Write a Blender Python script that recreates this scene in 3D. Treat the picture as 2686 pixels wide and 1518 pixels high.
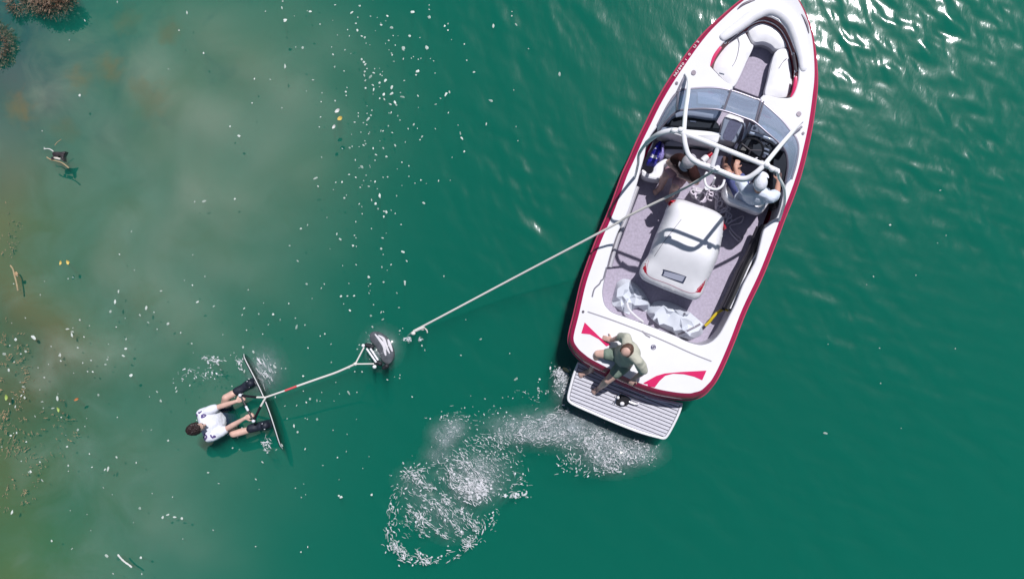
import bpy, bmesh, math, random
import numpy as np
from mathutils import Vector, Matrix, noise
from mathutils.geometry import delaunay_2d_cdt
from mathutils.bvhtree import BVHTree

for o in list(bpy.data.objects):
    bpy.data.objects.remove(o)
random.seed(7)
rng = np.random.default_rng(11)
scene = bpy.context.scene
COL = scene.collection

# ------------------------------------------------------------------ camera
H, F, CX, CY = 9.85, 1700.0, 1640.0, 759.0      # drone height, focal length in photo pixels, point straight below (the photo is an off-centre crop)
cam = bpy.data.cameras.new('drone_camera')
cam.sensor_width = 36.0
cam.sensor_fit = 'HORIZONTAL'
cam.lens = F / 2686.0 * 36.0
cam.shift_x = (1343.0 - CX) / 2686.0
cam.clip_start, cam.clip_end = 0.1, 2000.0
camo = bpy.data.objects.new('drone_camera', cam)
camo.location = (0, 0, H)
COL.objects.link(camo)
scene.camera = camo

# ------------------------------------------------------------------ daylight
SUN_AZ, SUN_ZEN = math.atan2(0.557, 0.83), math.atan(0.65)    # clockwise from image-up, from the zenith
sun_dir = Vector((math.sin(SUN_AZ) * math.sin(SUN_ZEN), math.cos(SUN_AZ) * math.sin(SUN_ZEN), math.cos(SUN_ZEN)))
world = bpy.data.worlds.new('World')
scene.world = world
world.use_nodes = True
nt = world.node_tree
nt.nodes.clear()
sky = nt.nodes.new('ShaderNodeTexSky')
sky.sky_type = 'NISHITA'
sky.sun_disc = False
sky.sun_elevation = math.pi / 2 - SUN_ZEN
sky.sun_rotation = SUN_AZ
bg = nt.nodes.new('ShaderNodeBackground')
bg.inputs['Strength'].default_value = 0.05
wo = nt.nodes.new('ShaderNodeOutputWorld')
nt.links.new(sky.outputs[0], bg.inputs['Color'])
nt.links.new(bg.outputs[0], wo.inputs['Surface'])
sl = bpy.data.lights.new('sun', 'SUN')
sl.energy = 4.2
sl.angle = math.radians(0.53)
sl.color = (1.0, 0.97, 0.97)
so = bpy.data.objects.new('sun', sl)
so.rotation_euler = (-sun_dir).to_track_quat('-Z', 'Y').to_euler()
so.location = sun_dir * 30
COL.objects.link(so)

scene.render.engine = 'CYCLES'
cy = scene.cycles
cy.use_denoising = True
cy.max_bounces = 8
cy.diffuse_bounces = 2
cy.volume_bounces = 0
cy.transparent_max_bounces = 16
cy.sample_clamp_indirect = 4.0
cy.caustics_reflective = False
cy.caustics_refractive = False
vs = scene.view_settings
vs.view_transform = 'Standard'
vs.look = 'None'
vs.exposure = 0.0
vs.gamma = 1.0
vs.use_curve_mapping = False

# ------------------------------------------------------------------ photo pixel + height -> place
def P(px, py, z=0.0):
    return Vector(((px - CX) / F * (H - z), (CY - py) / F * (H - z), z))
ZOOM = {1: (1700, 0, .23353), 2: (1640, 200, .21978), 3: (1600, 360, .21978), 4: (1500, 540, .21978),
        5: (1460, 800, .26100), 6: (440, 840, .26097), 7: (1690, 380, .12363), 8: (1860, 400, .12363),
        9: (1500, 860, .13049), 10: (1560, 700, .15109), 11: (480, 980, .13735), 12: (960, 980, .36952),
        13: (1580, 990, .06182), 14: (900, 840, .10989), 15: (100, 350, .06869), 16: (1670, 340, .09615),
        17: (1930, 320, .08929), 18: (1780, 760, .12363)}
def Q(k, x, y):
    a = ZOOM[k]
    return (a[0] + x * a[2], a[1] + y * a[2])
def QL(k, *pts):
    return [Q(k, *p) for p in pts]
def S(px, py):          # 0 at the stern, 1 at the bow
    return max(0.0, min(1.0, ((px - 1680) * .31 + (1030 - py) * .95) / 1115.0))
def ZD(px, py):         # deck height above the water
    s = S(px, py)
    return 0.70 + 0.22 * s * s
def D(px, py, dz=0.0):
    return P(px, py, ZD(px, py) + dz)

# ------------------------------------------------------------------ materials
MATS = {}
def mat(name, col, rough=0.5, metal=0.0, spec=0.5, var=0.0, vscale=6.0, bump=0.0, bscale=40.0, coat=0.0, emit=None, col2=None):
    if name in MATS:
        return MATS[name]
    m = bpy.data.materials.new(name)
    m.use_nodes = True
    t = m.node_tree
    b = t.nodes['Principled BSDF']
    b.inputs['Base Color'].default_value = (*col, 1)
    b.inputs['Roughness'].default_value = rough
    b.inputs['Metallic'].default_value = metal
    b.inputs['Specular IOR Level'].default_value = spec
    b.inputs['Coat Weight'].default_value = coat
    tc = t.nodes.new('ShaderNodeTexCoord')
    if var > 0 or col2:
        n = t.nodes.new('ShaderNodeTexNoise')
        n.inputs['Scale'].default_value = vscale
        n.inputs['Detail'].default_value = 6
        t.links.new(tc.outputs['Object'], n.inputs['Vector'])
        r = t.nodes.new('ShaderNodeValToRGB')
        r.color_ramp.elements[0].position, r.color_ramp.elements[1].position = 0.3, 0.7
        c2 = col2 or tuple(min(1, c * (1 + var)) for c in col)
        c1 = col if col2 else tuple(c * (1 - var) for c in col)
        r.color_ramp.elements[0].color = (*c1, 1)
        r.color_ramp.elements[1].color = (*c2, 1)
        t.links.new(n.outputs['Fac'], r.inputs['Fac'])
        t.links.new(r.outputs['Color'], b.inputs['Base Color'])
    if bump > 0:
        n = t.nodes.new('ShaderNodeTexNoise')
        n.inputs['Scale'].default_value = bscale
        n.inputs['Detail'].default_value = 4
        t.links.new(tc.outputs['Object'], n.inputs['Vector'])
        bp = t.nodes.new('ShaderNodeBump')
        bp.inputs['Strength'].default_value = bump
        bp.inputs['Distance'].default_value = 0.02
        t.links.new(n.outputs['Fac'], bp.inputs['Height'])
        t.links.new(bp.outputs['Normal'], b.inputs['Normal'])
    MATS[name] = m
    return m

# ------------------------------------------------------------------ object helpers
def wloc(o):
    v = Vector((0, 0, 0))
    while o is not None:
        v += o.location
        o = o.parent
    return v
def tag(o, label=None, cat=None, group=None, kind=None):
    if label: o['label'] = label
    if cat: o['category'] = cat
    if group: o['group'] = group
    if kind: o['kind'] = kind
    return o
def thing(name, label, cat, loc, group=None):
    o = bpy.data.objects.new(name, None)
    o.location = loc
    o.empty_display_size = 0.2
    COL.objects.link(o)
    return tag(o, label, cat, group)
def obj(name, vf, m, parent=None, smooth=True, loc=None, sharp=35):
    v, f = vf
    me = bpy.data.meshes.new(name)
    base = wloc(parent) if parent else Vector((0, 0, 0))
    o = bpy.data.objects.new(name, me)
    v = np.asarray([tuple(p) for p in v], dtype=float).reshape(-1, 3)
    if loc is None and parent is None and len(v):
        loc = Vector(((v[:, 0].min() + v[:, 0].max()) / 2, (v[:, 1].min() + v[:, 1].max()) / 2, v[:, 2].min()))
    if loc is not None:
        o.location = Vector(loc) - base
        base = Vector(loc)
    me.from_pydata((v - np.array(base)).tolist(), [], [tuple(int(i) for i in q) for q in f])
    me.update()
    if smooth:
        me.polygons.foreach_set('use_smooth', [True] * len(me.polygons))
        if sharp:
            me.set_sharp_from_angle(angle=math.radians(sharp))
    if m: me.materials.append(m)
    COL.objects.link(o)
    o.parent = parent
    return o
def join(*vfs):
    V, Fc = [], []
    for v, f in vfs:
        k = len(V)
        V += [tuple(p) for p in v]
        Fc += [tuple(i + k for i in q) for q in f]
    return V, Fc
def spline(pts, n=8, closed=False, corners=()):
    """Catmull-Rom through the points; corners stay sharp."""
    pts = [Vector(p) for p in pts]
    L = len(pts)
    out = []
    segs = L if closed else L - 1
    for i in range(segs):
        p1, p2 = pts[i], pts[(i + 1) % L]
        p0 = pts[(i - 1) % L] if (closed or i > 0) else p1
        p3 = pts[(i + 2) % L] if (closed or i + 2 < L) else p2
        if i in corners: p0 = p1
        if (i + 1) % L in corners: p3 = p2
        for k in range(n):
            t = k / n
            out.append(0.5 * ((2 * p1) + (p2 - p0) * t + (2 * p0 - 5 * p1 + 4 * p2 - p3) * t * t + (3 * p1 - p0 - 3 * p2 + p3) * t ** 3))
    if not closed:
        out.append(pts[-1].copy())
    return out
def tube(path, r, n=10, closed=False, flat=1.0, caps=True):
    path = [Vector(p) for p in path]
    L = len(path)
    rs = r if hasattr(r, '__len__') else [r] * L
    V, Fc = [], []
    up = None
    for i, p in enumerate(path):
        a = path[(i - 1) % L] if (closed or i) else path[0]
        b = path[(i + 1) % L] if (closed or i < L - 1) else path[-1]
        t = (b - a).normalized() if (b - a).length > 1e-9 else Vector((0, 0, 1))
        if up is None:
            up = Vector((0, 0, 1)) if abs(t.z) < 0.9 else Vector((1, 0, 0))
        side = t.cross(up)
        if side.length < 1e-6: side = t.cross(Vector((0.3, 1, 0.2)))
        side.normalize()
        up = side.cross(t).normalized()
        for k in range(n):
            an = 2 * math.pi * k / n
            V.append(p + side * math.cos(an) * rs[i] + up * math.sin(an) * rs[i] * flat)
    m = L if closed else L - 1
    for i in range(m):
        for k in range(n):
            a, b = i * n + k, i * n + (k + 1) % n
            c, d = ((i + 1) % L) * n + (k + 1) % n, ((i + 1) % L) * n + k
            Fc.append((a, b, c, d))
    if caps and not closed:
        Fc.append(tuple(range(n - 1, -1, -1)))
        Fc.append(tuple((L - 1) * n + k for k in range(n)))
    return V, Fc
def ellipsoid(c, rx, ry, rz, rot=None, nu=20, nv=12):
    V, Fc = [], []
    c = Vector(c)
    R = rot or Matrix.Identity(3)
    for j in range(nv + 1):
        ph = math.pi * j / nv
        for i in range(nu):
            th = 2 * math.pi * i / nu
            V.append(c + R @ Vector((rx * math.sin(ph) * math.cos(th), ry * math.sin(ph) * math.sin(th), rz * math.cos(ph))))
    for j in range(nv):
        for i in range(nu):
            a, b = j * nu + i, j * nu + (i + 1) % nu
            Fc.append((a, a + nu, b + nu, b))
    return V, Fc
def box(c, sx, sy, sz, rot=None, bev=0.0):
    c = Vector(c)
    R = rot or Matrix.Identity(3)
    b = min(bev, sx / 2.01, sy / 2.01, sz / 2.01)
    if b <= 0:
        V = [c + R @ Vector((x * sx / 2, y * sy / 2, z * sz / 2)) for z in (-1, 1) for x, y in ((-1, -1), (1, -1), (1, 1), (-1, 1))]
        return V, [(3, 2, 1, 0), (4, 5, 6, 7), (0, 1, 5, 4), (1, 2, 6, 5), (2, 3, 7, 6), (3, 0, 4, 7)]
    V, Fc = [], []
    lv = [(-sz / 2, b), (-sz / 2 + b, 0), (sz / 2 - b, 0), (sz / 2, b)]
    for z, ins in lv:
        for (x, y, a0) in ((1, 1, 0), (-1, 1, 90), (-1, -1, 180), (1, -1, 270)):
            for da in (0, 45, 90):
                an = math.radians(a0 + da)
                rr = b - ins if ins < b else 0.0
                cx, cyy = x * (sx / 2 - b), y * (sy / 2 - b)
                V.append(c + R @ Vector((cx + rr * math.cos(an), cyy + rr * math.sin(an), z)))
    n = 12
    for j in range(3):
        for i in range(n):
            a, d = j * n + i, j * n + (i + 1) % n
            Fc.append((a, d, d + n, a + n))
    Fc.append(tuple(range(n - 1, -1, -1)))
    Fc.append(tuple(3 * n + i for i in range(n)))
    return V, Fc
def loft(loops, closed=True, cap0=False, cap1=False):
    V, Fc = [], []
    n = len(loops[0])
    for lp in loops: V += [Vector(p) for p in lp]
    for j in range(len(loops) - 1):
        for i in range(n if closed else n - 1):
            a, b = j * n + i, j * n + (i + 1) % n
            Fc.append((a, b, b + n, a + n))
    if cap0: Fc.append(tuple(range(n - 1, -1, -1)))
    if cap1: Fc.append(tuple((len(loops) - 1) * n + i for i in range(n)))
    return V, Fc
def area2(lp):
    return sum(lp[i][0] * lp[(i + 1) % len(lp)][1] - lp[(i + 1) % len(lp)][0] * lp[i][1] for i in range(len(lp)))
def outward(lp, sign=None):
    """2D outward normals of a closed loop (towards the outside of the polygon)."""
    s = 1 if area2(lp) > 0 else -1
    n = len(lp)
    out = []
    for i in range(n):
        a, b = Vector(lp[i - 1][:2]), Vector(lp[(i + 1) % n][:2])
        t = (b - a)
        t = t.normalized() if t.length > 1e-9 else Vector((1, 0))
        out.append(Vector((t.y * s, -t.x * s, 0)))
    return out
def offset(lp, d, dz=0.0):
    nn = outward(lp)
    return [Vector(p) + nn[i] * (d(i) if callable(d) else d) + Vector((0, 0, dz)) for i, p in enumerate(lp)]
def pip(x, y, poly):
    c = False
    j = len(poly) - 1
    for i in range(len(poly)):
        xi, yi, xj, yj = poly[i][0], poly[i][1], poly[j][0], poly[j][1]
        if (yi > y) != (yj > y) and x < (xj - xi) * (y - yi) / (yj - yi) + xi:
            c = not c
        j = i
    return c
def sheet(outer, holes=(), zf=None, step=0.08, jit=0.0):
    """Triangulated sheet inside a loop with holes; zf(x,y,z_border) adds height to inner points."""
    vs2, ed = [], []
    zs = []
    for lp in [outer] + list(holes):
        k = len(vs2)
        vs2 += [Vector((p[0], p[1])) for p in lp]
        zs += [p[2] for p in lp]
        ed += [(k + i, k + (i + 1) % len(lp)) for i in range(len(lp))]
    nb = len(vs2)
    bx = [p[0] for p in outer]; by = [p[1] for p in outer]
    B = np.array([(v.x, v.y) for v in vs2]); BZ = np.array(zs)
    x = min(bx) + step * .5
    while x < max(bx):
        y = min(by) + step * .5
        while y < max(by):
            xj, yj = (x + random.uniform(-jit, jit) * step, y + random.uniform(-jit, jit) * step) if jit else (x, y)
            if pip(xj, yj, outer) and not any(pip(xj, yj, h) for h in holes):
                d = np.hypot(B[:, 0] - xj, B[:, 1] - yj)
                if d.min() > step * .45:
                    vs2.append(Vector((xj, yj)))
                    w = 1 / (d ** 2 + 1e-4)
                    zs.append(float((w * BZ).sum() / w.sum()))
            y += step
        x += step
    V, E, Fc, ov, oe, of = delaunay_2d_cdt(vs2, ed, [], 0, 1e-6)
    V3 = []
    for i, v in enumerate(V):
        o = ov[i][0] if ov[i] else None
        z = zs[o] if o is not None else 0.0
        if zf: z = zf(v.x, v.y, z, o is not None and o < nb)
        V3.append(Vector((v.x, v.y, z)))
    keep = []
    for q in Fc:
        cx = sum(V[i].x for i in q) / len(q); cyy = sum(V[i].y for i in q) / len(q)
        if pip(cx, cyy, outer) and not any(pip(cx, cyy, h) for h in holes):
            a, b, c = (V[q[0]], V[q[1]], V[q[2]])
            keep.append(tuple(q) if (b - a).cross(c - a) > 0 else tuple(reversed(q)))
    return V3, keep
def slab(outer, thick, holes=(), r=0.015, crown=0.0, step=0.08, bottom=True):
    """Plate with a rounded rim: top sheet plus skirts; crown lifts the middle."""
    def zf(x, y, z, border):
        if border or crown == 0: return z
        d = min(math.hypot(p[0] - x, p[1] - y) for p in outer)
        return z + crown * (1 - math.exp(-d / 0.10))
    inner = offset(outer, -r) if r else outer
    parts = [sheet(inner, holes, zf, step)]
    sg = 1 if area2(outer) > 0 else -1
    def skirt(l, flip):
        v, f = loft(l)
        return v, [tuple(reversed(q)) for q in f] if flip else f
    if r:
        lps = [inner, offset(inner, r * .7, -r * .3), offset(outer, 0, -r)] 
    else:
        lps = [outer]
    lps.append(offset(outer, 0, -thick))
    parts.append(skirt(lps, sg > 0))
    if bottom:
        bt = sheet(lps[-1], (), None, 10)
        parts.append((bt[0], [tuple(reversed(q)) for q in bt[1]]))
    for h in holes:
        hs = 1 if area2(h) > 0 else -1
        parts.append(skirt([h, offset(h, 0, -thick)], hs < 0))
    return join(*parts)
def weld(vf, d=1e-5):
    bm = bmesh.new()
    vs_ = [bm.verts.new(p) for p in vf[0]]
    for q in vf[1]:
        try: bm.faces.new([vs_[i] for i in q])
        except ValueError: pass
    bmesh.ops.remove_doubles(bm, verts=bm.verts, dist=d)
    bmesh.ops.recalc_face_normals(bm, faces=bm.faces)
    bm.verts.index_update()
    out = [v.co.copy() for v in bm.verts], [tuple(v.index for v in f.verts) for f in bm.faces]
    bm.free()
    return out
def frame(a, b, up=(0, 0, 1)):
    """Rotation whose x axis runs from a to b."""
    x = (Vector(b) - Vector(a)).normalized()
    z = Vector(up) - x * x.dot(Vector(up))
    z.normalize()
    y = z.cross(x)
    return Matrix((x, y, z)).transposed()
def ray_z(bvh, x, y, z0=5.0):
    h = bvh.ray_cast(Vector((x, y, z0)), Vector((0, 0, -1)))
    return h[0].z if h[0] is not None else None
MISS = []
def drape(bvh, pts, lift=0.003):
    out = []
    MISS.clear()
    for p in pts:
        z = ray_z(bvh, p[0], p[1])
        if z is None:
            z = p[2]
            MISS.append(len(out))
        out.append(Vector((p[0], p[1], z + lift)))
    return out
def bvh_of(vf):
    return BVHTree.FromPolygons([Vector(p) for p in vf[0]], [tuple(q) for q in vf[1]])
def ribbon(bvh, path, w, lift=0.004, n=4):
    """Flat strip of width w following a path, laid on a surface."""
    pts = spline(path, n) if n else [Vector(p) for p in path]
    V, Fc = [], []
    for i, p in enumerate(pts):
        a, b = pts[max(0, i - 1)], pts[min(len(pts) - 1, i + 1)]
        t = (b - a).normalized()
        s = Vector((-t.y, t.x, 0)) * (w / 2)
        for q in (p - s, p + s):
            V.append(q)
    V = drape(bvh, V, lift) if bvh else V
    for i in range(len(pts) - 1):
        q = (2 * i, 2 * i + 2, 2 * i + 3, 2 * i + 1)
        if not (bvh and any(k in MISS for k in q)): Fc.append(q)
    return V, Fc

# ================================================================== the lake
def sstep(a, b, x):
    t = np.clip((x - a) / (b - a), 0, 1)
    return t * t * (3 - 2 * t)
WPX = F / H                                  # photo pixels per metre on the water
XS = (1343.0 - CX) / WPX                     # world x of the middle of the photo
def wx(px): return (px - CX) / WPX
def wy(py): return (CY - py) / WPX
_w = []
_r = np.random.default_rng(5)
for k in range(110):
    lam = 0.13 * (0.75 / 0.13) ** _r.random()
    an = math.radians(38) + _r.normal(0, 0.46)
    kk = 2 * math.pi / lam
    _w.append((kk * math.cos(an), kk * math.sin(an), _r.random() * 6.283, lam ** 1.25 * (0.6 + 0.8 * _r.random())))
_c = []
for k in range(60):
    lam = 0.13 * (0.5 / 0.13) ** _r.random()
    an = _r.random() * 6.283
    kk = 2 * math.pi / lam
    _c.append((kk * math.cos(an), kk * math.sin(an), _r.random() * 6.283, lam * (0.5 + _r.random())))
WASH = [(wx(a), wy(b), r / WPX, g) for a, b, r, g in (
    (1480, 1080, 60, 1.0), (1560, 1150, 70, 1.0), (1620, 1190, 60, .9), (1390, 1120, 75, .9), (1280, 1160, 90, .9), (1200, 1230, 100, 1.0),
    (1130, 1290, 100, 1.0), (1080, 1370, 100, 1.0), (1160, 1420, 70, .8), (1040, 1430, 70, .8), (1260, 1290, 70, .8),
    (1003, 918, 34, .9), (700, 960, 45, .45), (600, 960, 60, .3), (690, 1160, 30, .4), (1460, 980, 30, .8), (560, 1080, 60, .25))]
def wave(x, y):
    """Height of the water surface."""
    x = np.asarray(x, float); y = np.asarray(y, float)
    x0, x = x, x - XS
    h = np.zeros_like(x)
    for a, b, ph, am in _w:
        h += am * np.sin(a * x + b * y + ph)
    patch = 0.62 + 0.38 * np.sin(x * 1.3 + 2.1 * np.sin(y * .7 + 1)) * np.sin(y * 1.1 - x * .5 + 1.5 * np.sin(x * .9))
    amp = 0.05 + 0.40 * sstep(-4.0, 0.3, x) + 0.20 * sstep(2.4, 4.2, x)
    amp = amp * (0.60 + 0.40 * sstep(-4.5, 2.5, y)) * (0.80 + 0.40 * sstep(1.0, 3.6, y) * sstep(3.0, 4.2, x) * (1 - sstep(5.4, 7.2, x)))
    far = 1 - sstep(14, 20, np.maximum(np.abs(x), np.abs(y) * 1.3))
    h = h * patch * amp * 0.0080
    x = x0
    c = np.zeros_like(x)
    for a, b, ph, am in _c:
        c += am * np.sin(a * x + b * y + ph)
    wsh = np.zeros_like(x)
    for a, b, r, g in WASH:
        wsh = np.maximum(wsh, g * np.exp(-((x - a) ** 2 + (y - b) ** 2) / (r * r)))
    h = h + c * wsh * 0.0095
    # the swell thrown up at the second handle
    h = h + 0.07 * np.exp(-((x - wx(1008)) ** 2 + (y - wy(915)) ** 2) / 0.035)
    return h * far

def axis(lo, hi, st, far):
    core = list(np.arange(lo, hi + 1e-6, st))
    out, d = [], st
    e = hi
    while e < far:
        d *= 1.35
        e += d
        out.append(e)
    neg, d, e = [], st, lo
    while e > -far:
        d *= 1.35
        e -= d
        neg.append(e)
    return np.array(neg[::-1] + core + out)
gx, gy = axis(-8.6 + XS, 8.6 + XS, 0.026, 600), axis(-5.2, 5.2, 0.026, 600)
X, Y = np.meshgrid(gx, gy)
Z = wave(X, Y)
def wz(x, y):
    i = int(np.searchsorted(gx, x)) - 1; j = int(np.searchsorted(gy, y)) - 1
    i = min(max(i, 0), len(gx) - 2); j = min(max(j, 0), len(gy) - 2)
    u = (x - gx[i]) / (gx[i + 1] - gx[i]); v = (y - gy[j]) / (gy[j + 1] - gy[j])
    return float((Z[j, i] * (1 - u) + Z[j, i + 1] * u) * (1 - v) + (Z[j + 1, i] * (1 - u) + Z[j + 1, i + 1] * u) * v)
nx, ny = len(gx), len(gy)
verts = np.stack([X.ravel(), Y.ravel(), Z.ravel()], 1)
ii = (np.arange(ny - 1)[:, None] * nx + np.arange(nx - 1)[None, :]).ravel()
quads = np.stack([ii, ii + 1, ii + nx + 1, ii + nx], 1)
# skirts and floor close the body of water
border = list(range(nx)) + [j * nx + nx - 1 for j in range(1, ny)] + [(ny - 1) * nx + i for i in range(nx - 2, -1, -1)] + [j * nx for j in range(ny - 2, 0, -1)]
nb0 = len(verts)
bot = verts[border].copy(); bot[:, 2] = -9.0
verts = np.concatenate([verts, bot])
nbn = len(border)
me = bpy.data.meshes.new('water')
sk = [(border[i], nb0 + i, nb0 + (i + 1) % nbn, border[(i + 1) % nbn]) for i in range(nbn)]
nq = len(quads)
allq = np.concatenate([quads, np.array(sk)])
nv = len(verts)
me.vertices.add(nv)
me.vertices.foreach_set('co', verts.ravel())
me.loops.add(len(allq) * 4 + nbn)
me.loops.foreach_set('vertex_index', np.concatenate([allq.ravel(), np.arange(nb0 + nbn - 1, nb0 - 1, -1)]))
me.polygons.add(len(allq) + 1)
me.polygons.foreach_set('loop_start', np.concatenate([np.arange(len(allq)) * 4, [len(allq) * 4]]))
sm = np.ones(len(allq) + 1, bool); sm[nq:] = False
me.polygons.foreach_set('use_smooth', sm)
me.update(calc_edges=True)
me.validate()
water = bpy.data.objects.new('water', me)
COL.objects.link(water)
tag(water, 'rippled murky green lake water', None, None, 'structure')

m = bpy.data.materials.new('lake_water')
m.use_nodes = True
t = m.node_tree
t.nodes.clear()
out = t.nodes.new('ShaderNodeOutputMaterial')
tc = t.nodes.new('ShaderNodeTexCoord')
def nnode(kind, **kw):
    n = t.nodes.new(kind)
    for k, v in kw.items(): n.inputs[k].default_value = v
    return n
mp = t.nodes.new('ShaderNodeMapping')
mp.inputs['Rotation'].default_value = (0, 0, math.radians(-38))
mp.inputs['Scale'].default_value = (1.0, 0.42, 1.0)
t.links.new(tc.outputs['Object'], mp.inputs['Vector'])
n1 = nnode('ShaderNodeTexNoise', Scale=16.0, Detail=3.0, Roughness=0.55, Distortion=0.4)
t.links.new(mp.outputs[0], n1.inputs['Vector'])
sx_ = t.nodes.new('ShaderNodeSeparateXYZ')
t.links.new(tc.outputs['Object'], sx_.inputs[0])
mr = nnode('ShaderNodeMapRange', **{'From Min': -4.0 + XS, 'From Max': 3.0 + XS, 'To Min': 0.02, 'To Max': 0.15})
mr.interpolation_type = 'SMOOTHSTEP'
t.links.new(sx_.outputs['X'], mr.inputs['Value'])
bp = nnode('ShaderNodeBump', Distance=0.02)
t.links.new(mr.outputs[0], bp.inputs['Strength'])
t.links.new(n1.outputs['Fac'], bp.inputs['Height'])
# Schlick reflectance, the same from either side of the surface
geo = t.nodes.new('ShaderNodeNewGeometry')
dt_ = t.nodes.new('ShaderNodeVectorMath'); dt_.operation = 'DOT_PRODUCT'
t.links.new(geo.outputs['Incoming'], dt_.inputs[0]); t.links.new(bp.outputs[0], dt_.inputs[1])
def mnode(op, a, b_=None):
    n = t.nodes.new('ShaderNodeMath'); n.operation = op
    for i_, v_ in enumerate((a, b_)):
        if v_ is None: continue
        if isinstance(v_, (int, float)): n.inputs[i_].default_value = v_
        else: t.links.new(v_, n.inputs[i_])
    return n.outputs[0]
inv = mnode('SUBTRACT', 1.0, mnode('MINIMUM', mnode('ABSOLUTE', dt_.outputs['Value']), 1.0))
refl = mnode('ADD', mnode('MULTIPLY', mnode('POWER', inv, 5.0), 0.9675), 0.0325)
g1 = nnode('ShaderNodeBsdfGlossy', Roughness=0.13)
g2 = nnode('ShaderNodeBsdfGlossy', Roughness=0.34)
for g in (g1, g2): t.links.new(bp.outputs[0], g.inputs['Normal'])
gm = nnode('ShaderNodeMixShader', Fac=0.20)
t.links.new(g1.outputs[0], gm.inputs[1]); t.links.new(g2.outputs[0], gm.inputs[2])
tr = t.nodes.new('ShaderNodeBsdfTransparent')
mx = t.nodes.new('ShaderNodeMixShader')
t.links.new(refl, mx.inputs[0]); t.links.new(tr.outputs[0], mx.inputs[1]); t.links.new(gm.outputs[0], mx.inputs[2])
t.links.new(mx.outputs[0], out.inputs['Surface'])
WC, WD = (0.02, 0.83, 0.56, 1), 1.25
vsn = nnode('ShaderNodeVolumeScatter', Color=WC, Density=WD)
van = nnode('ShaderNodeVolumeAbsorption', Color=WC, Density=WD)
ad = t.nodes.new('ShaderNodeAddShader')
t.links.new(vsn.outputs[0], ad.inputs[0]); t.links.new(van.outputs[0], ad.inputs[1])
t.links.new(ad.outputs[0], out.inputs['Volume'])
me.materials.append(m)

# lake bed: a pale silt shoal on the left that drops away under the boat
SHOAL = [(620, 120, 330, 1.0), (640, 420, 330, 1.0), (300, 230, 300, .86), (700, 700, 330, .75), (330, 620, 330, .80), (900, 350, 300, .55),
         (90, 900, 300, .9), (60, 1400, 330, .85), (420, 1420, 330, .62), (900, 60, 260, .6), (380, 1000, 260, .55), (760, 1100, 260, .30), (1150, 100, 260, .25)]
def bed(x, y):
    keep = 0.24 + 0.76 * sstep(-6.2, -0.6, x - XS)
    for a, b, r, g in SHOAL:
        keep *= 1 - g * 0.62 * np.exp(-((x - wx(a)) ** 2 + (y - wy(b)) ** 2) / (r / WPX) ** 2)
    keep *= 1 - 0.93 * sstep(-6.5, -7.7, x - XS + 0.35 * np.sin(y * 1.3) + 0.2 * np.sin(y * 3.1 + 1))
    d = 0.14 + 2.5 * keep
    d += 0.06 * np.sin(x * 2.3 + 1.1 * np.sin(y * 1.7)) * np.sin(y * 2.0 + x) + 0.03 * np.sin(5.1 * x + y) * np.sin(4.3 * y - 2 * x)
    return -np.maximum(d, 0.07)
bgx, bgy = axis(-10 + XS, 4 + XS, 0.10, 500), axis(-6, 6, 0.10, 500)
BX, BY = np.meshgrid(bgx, bgy)
BZ = bed(BX, BY)
n_, k_ = len(bgx), len(bgy)
i2 = (np.arange(k_ - 1)[:, None] * n_ + np.arange(n_ - 1)[None, :]).ravel()
bo = obj('lake_bed', (np.stack([BX.ravel(), BY.ravel(), BZ.ravel()], 1), np.stack([i2, i2 + 1, i2 + n_ + 1, i2 + n_], 1)), None, None, loc=(0, 0, 0), sharp=None)
tag(bo, 'silty lake bed under shallow water', None, None, 'structure')
m = bpy.data.materials.new('silt')
m.use_nodes = True
t = m.node_tree
b = t.nodes['Principled BSDF']
b.inputs['Roughness'].default_value = 0.95
b.inputs['Specular IOR Level'].default_value = 0.1
tc = t.nodes.new('ShaderNodeTexCoord')
na = nnode('ShaderNodeTexNoise', Scale=0.55, Detail=4.0, Distortion=0.6)
t.links.new(tc.outputs['Object'], na.inputs['Vector'])
ra = t.nodes.new('ShaderNodeValToRGB')
ra.color_ramp.elements[0].position, ra.color_ramp.elements[1].position = 0.36, 0.62
ra.color_ramp.elements[0].color, ra.color_ramp.elements[1].color = (0.19, 0.20, 0.14, 1), (0.30, 0.29, 0.23, 1)
t.links.new(na.outputs['Fac'], ra.inputs['Fac'])
nbn_ = nnode('ShaderNodeTexNoise', Scale=1.3, Detail=7.0, Roughness=0.6, Distortion=0.8)
t.links.new(tc.outputs['Object'], nbn_.inputs['Vector'])
# weed and peat tint the bed towards the left bank: grey above, brown in the middle, olive below
sx_ = t.nodes.new('ShaderNodeSeparateXYZ')
t.links.new(tc.outputs['Object'], sx_.inputs[0])
mr = nnode('ShaderNodeMapRange', **{'From Min': -7.9 + XS, 'From Max': -5.2 + XS, 'To Min': 0.42, 'To Max': -0.22})
t.links.new(sx_.outputs['X'], mr.inputs['Value'])
ma = t.nodes.new('ShaderNodeMath'); ma.operation = 'ADD'
t.links.new(nbn_.outputs['Fac'], ma.inputs[0]); t.links.new(mr.outputs[0], ma.inputs[1])
rb = t.nodes.new('ShaderNodeValToRGB')
rb.color_ramp.elements[0].position, rb.color_ramp.elements[1].position = 0.40, 0.90
t.links.new(ma.outputs[0], rb.inputs['Fac'])
my = nnode('ShaderNodeMapRange', **{'From Min': -4.4, 'From Max': 4.4})
t.links.new(sx_.outputs['Y'], my.inputs['Value'])
ry_ = t.nodes.new('ShaderNodeValToRGB')
ce = ry_.color_ramp.elements
ce[0].position, ce[0].color = 0.05, (0.13, 0.14, 0.035, 1)
ce[1].position, ce[1].color = 0.95, (0.055, 0.06, 0.09, 1)
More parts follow.
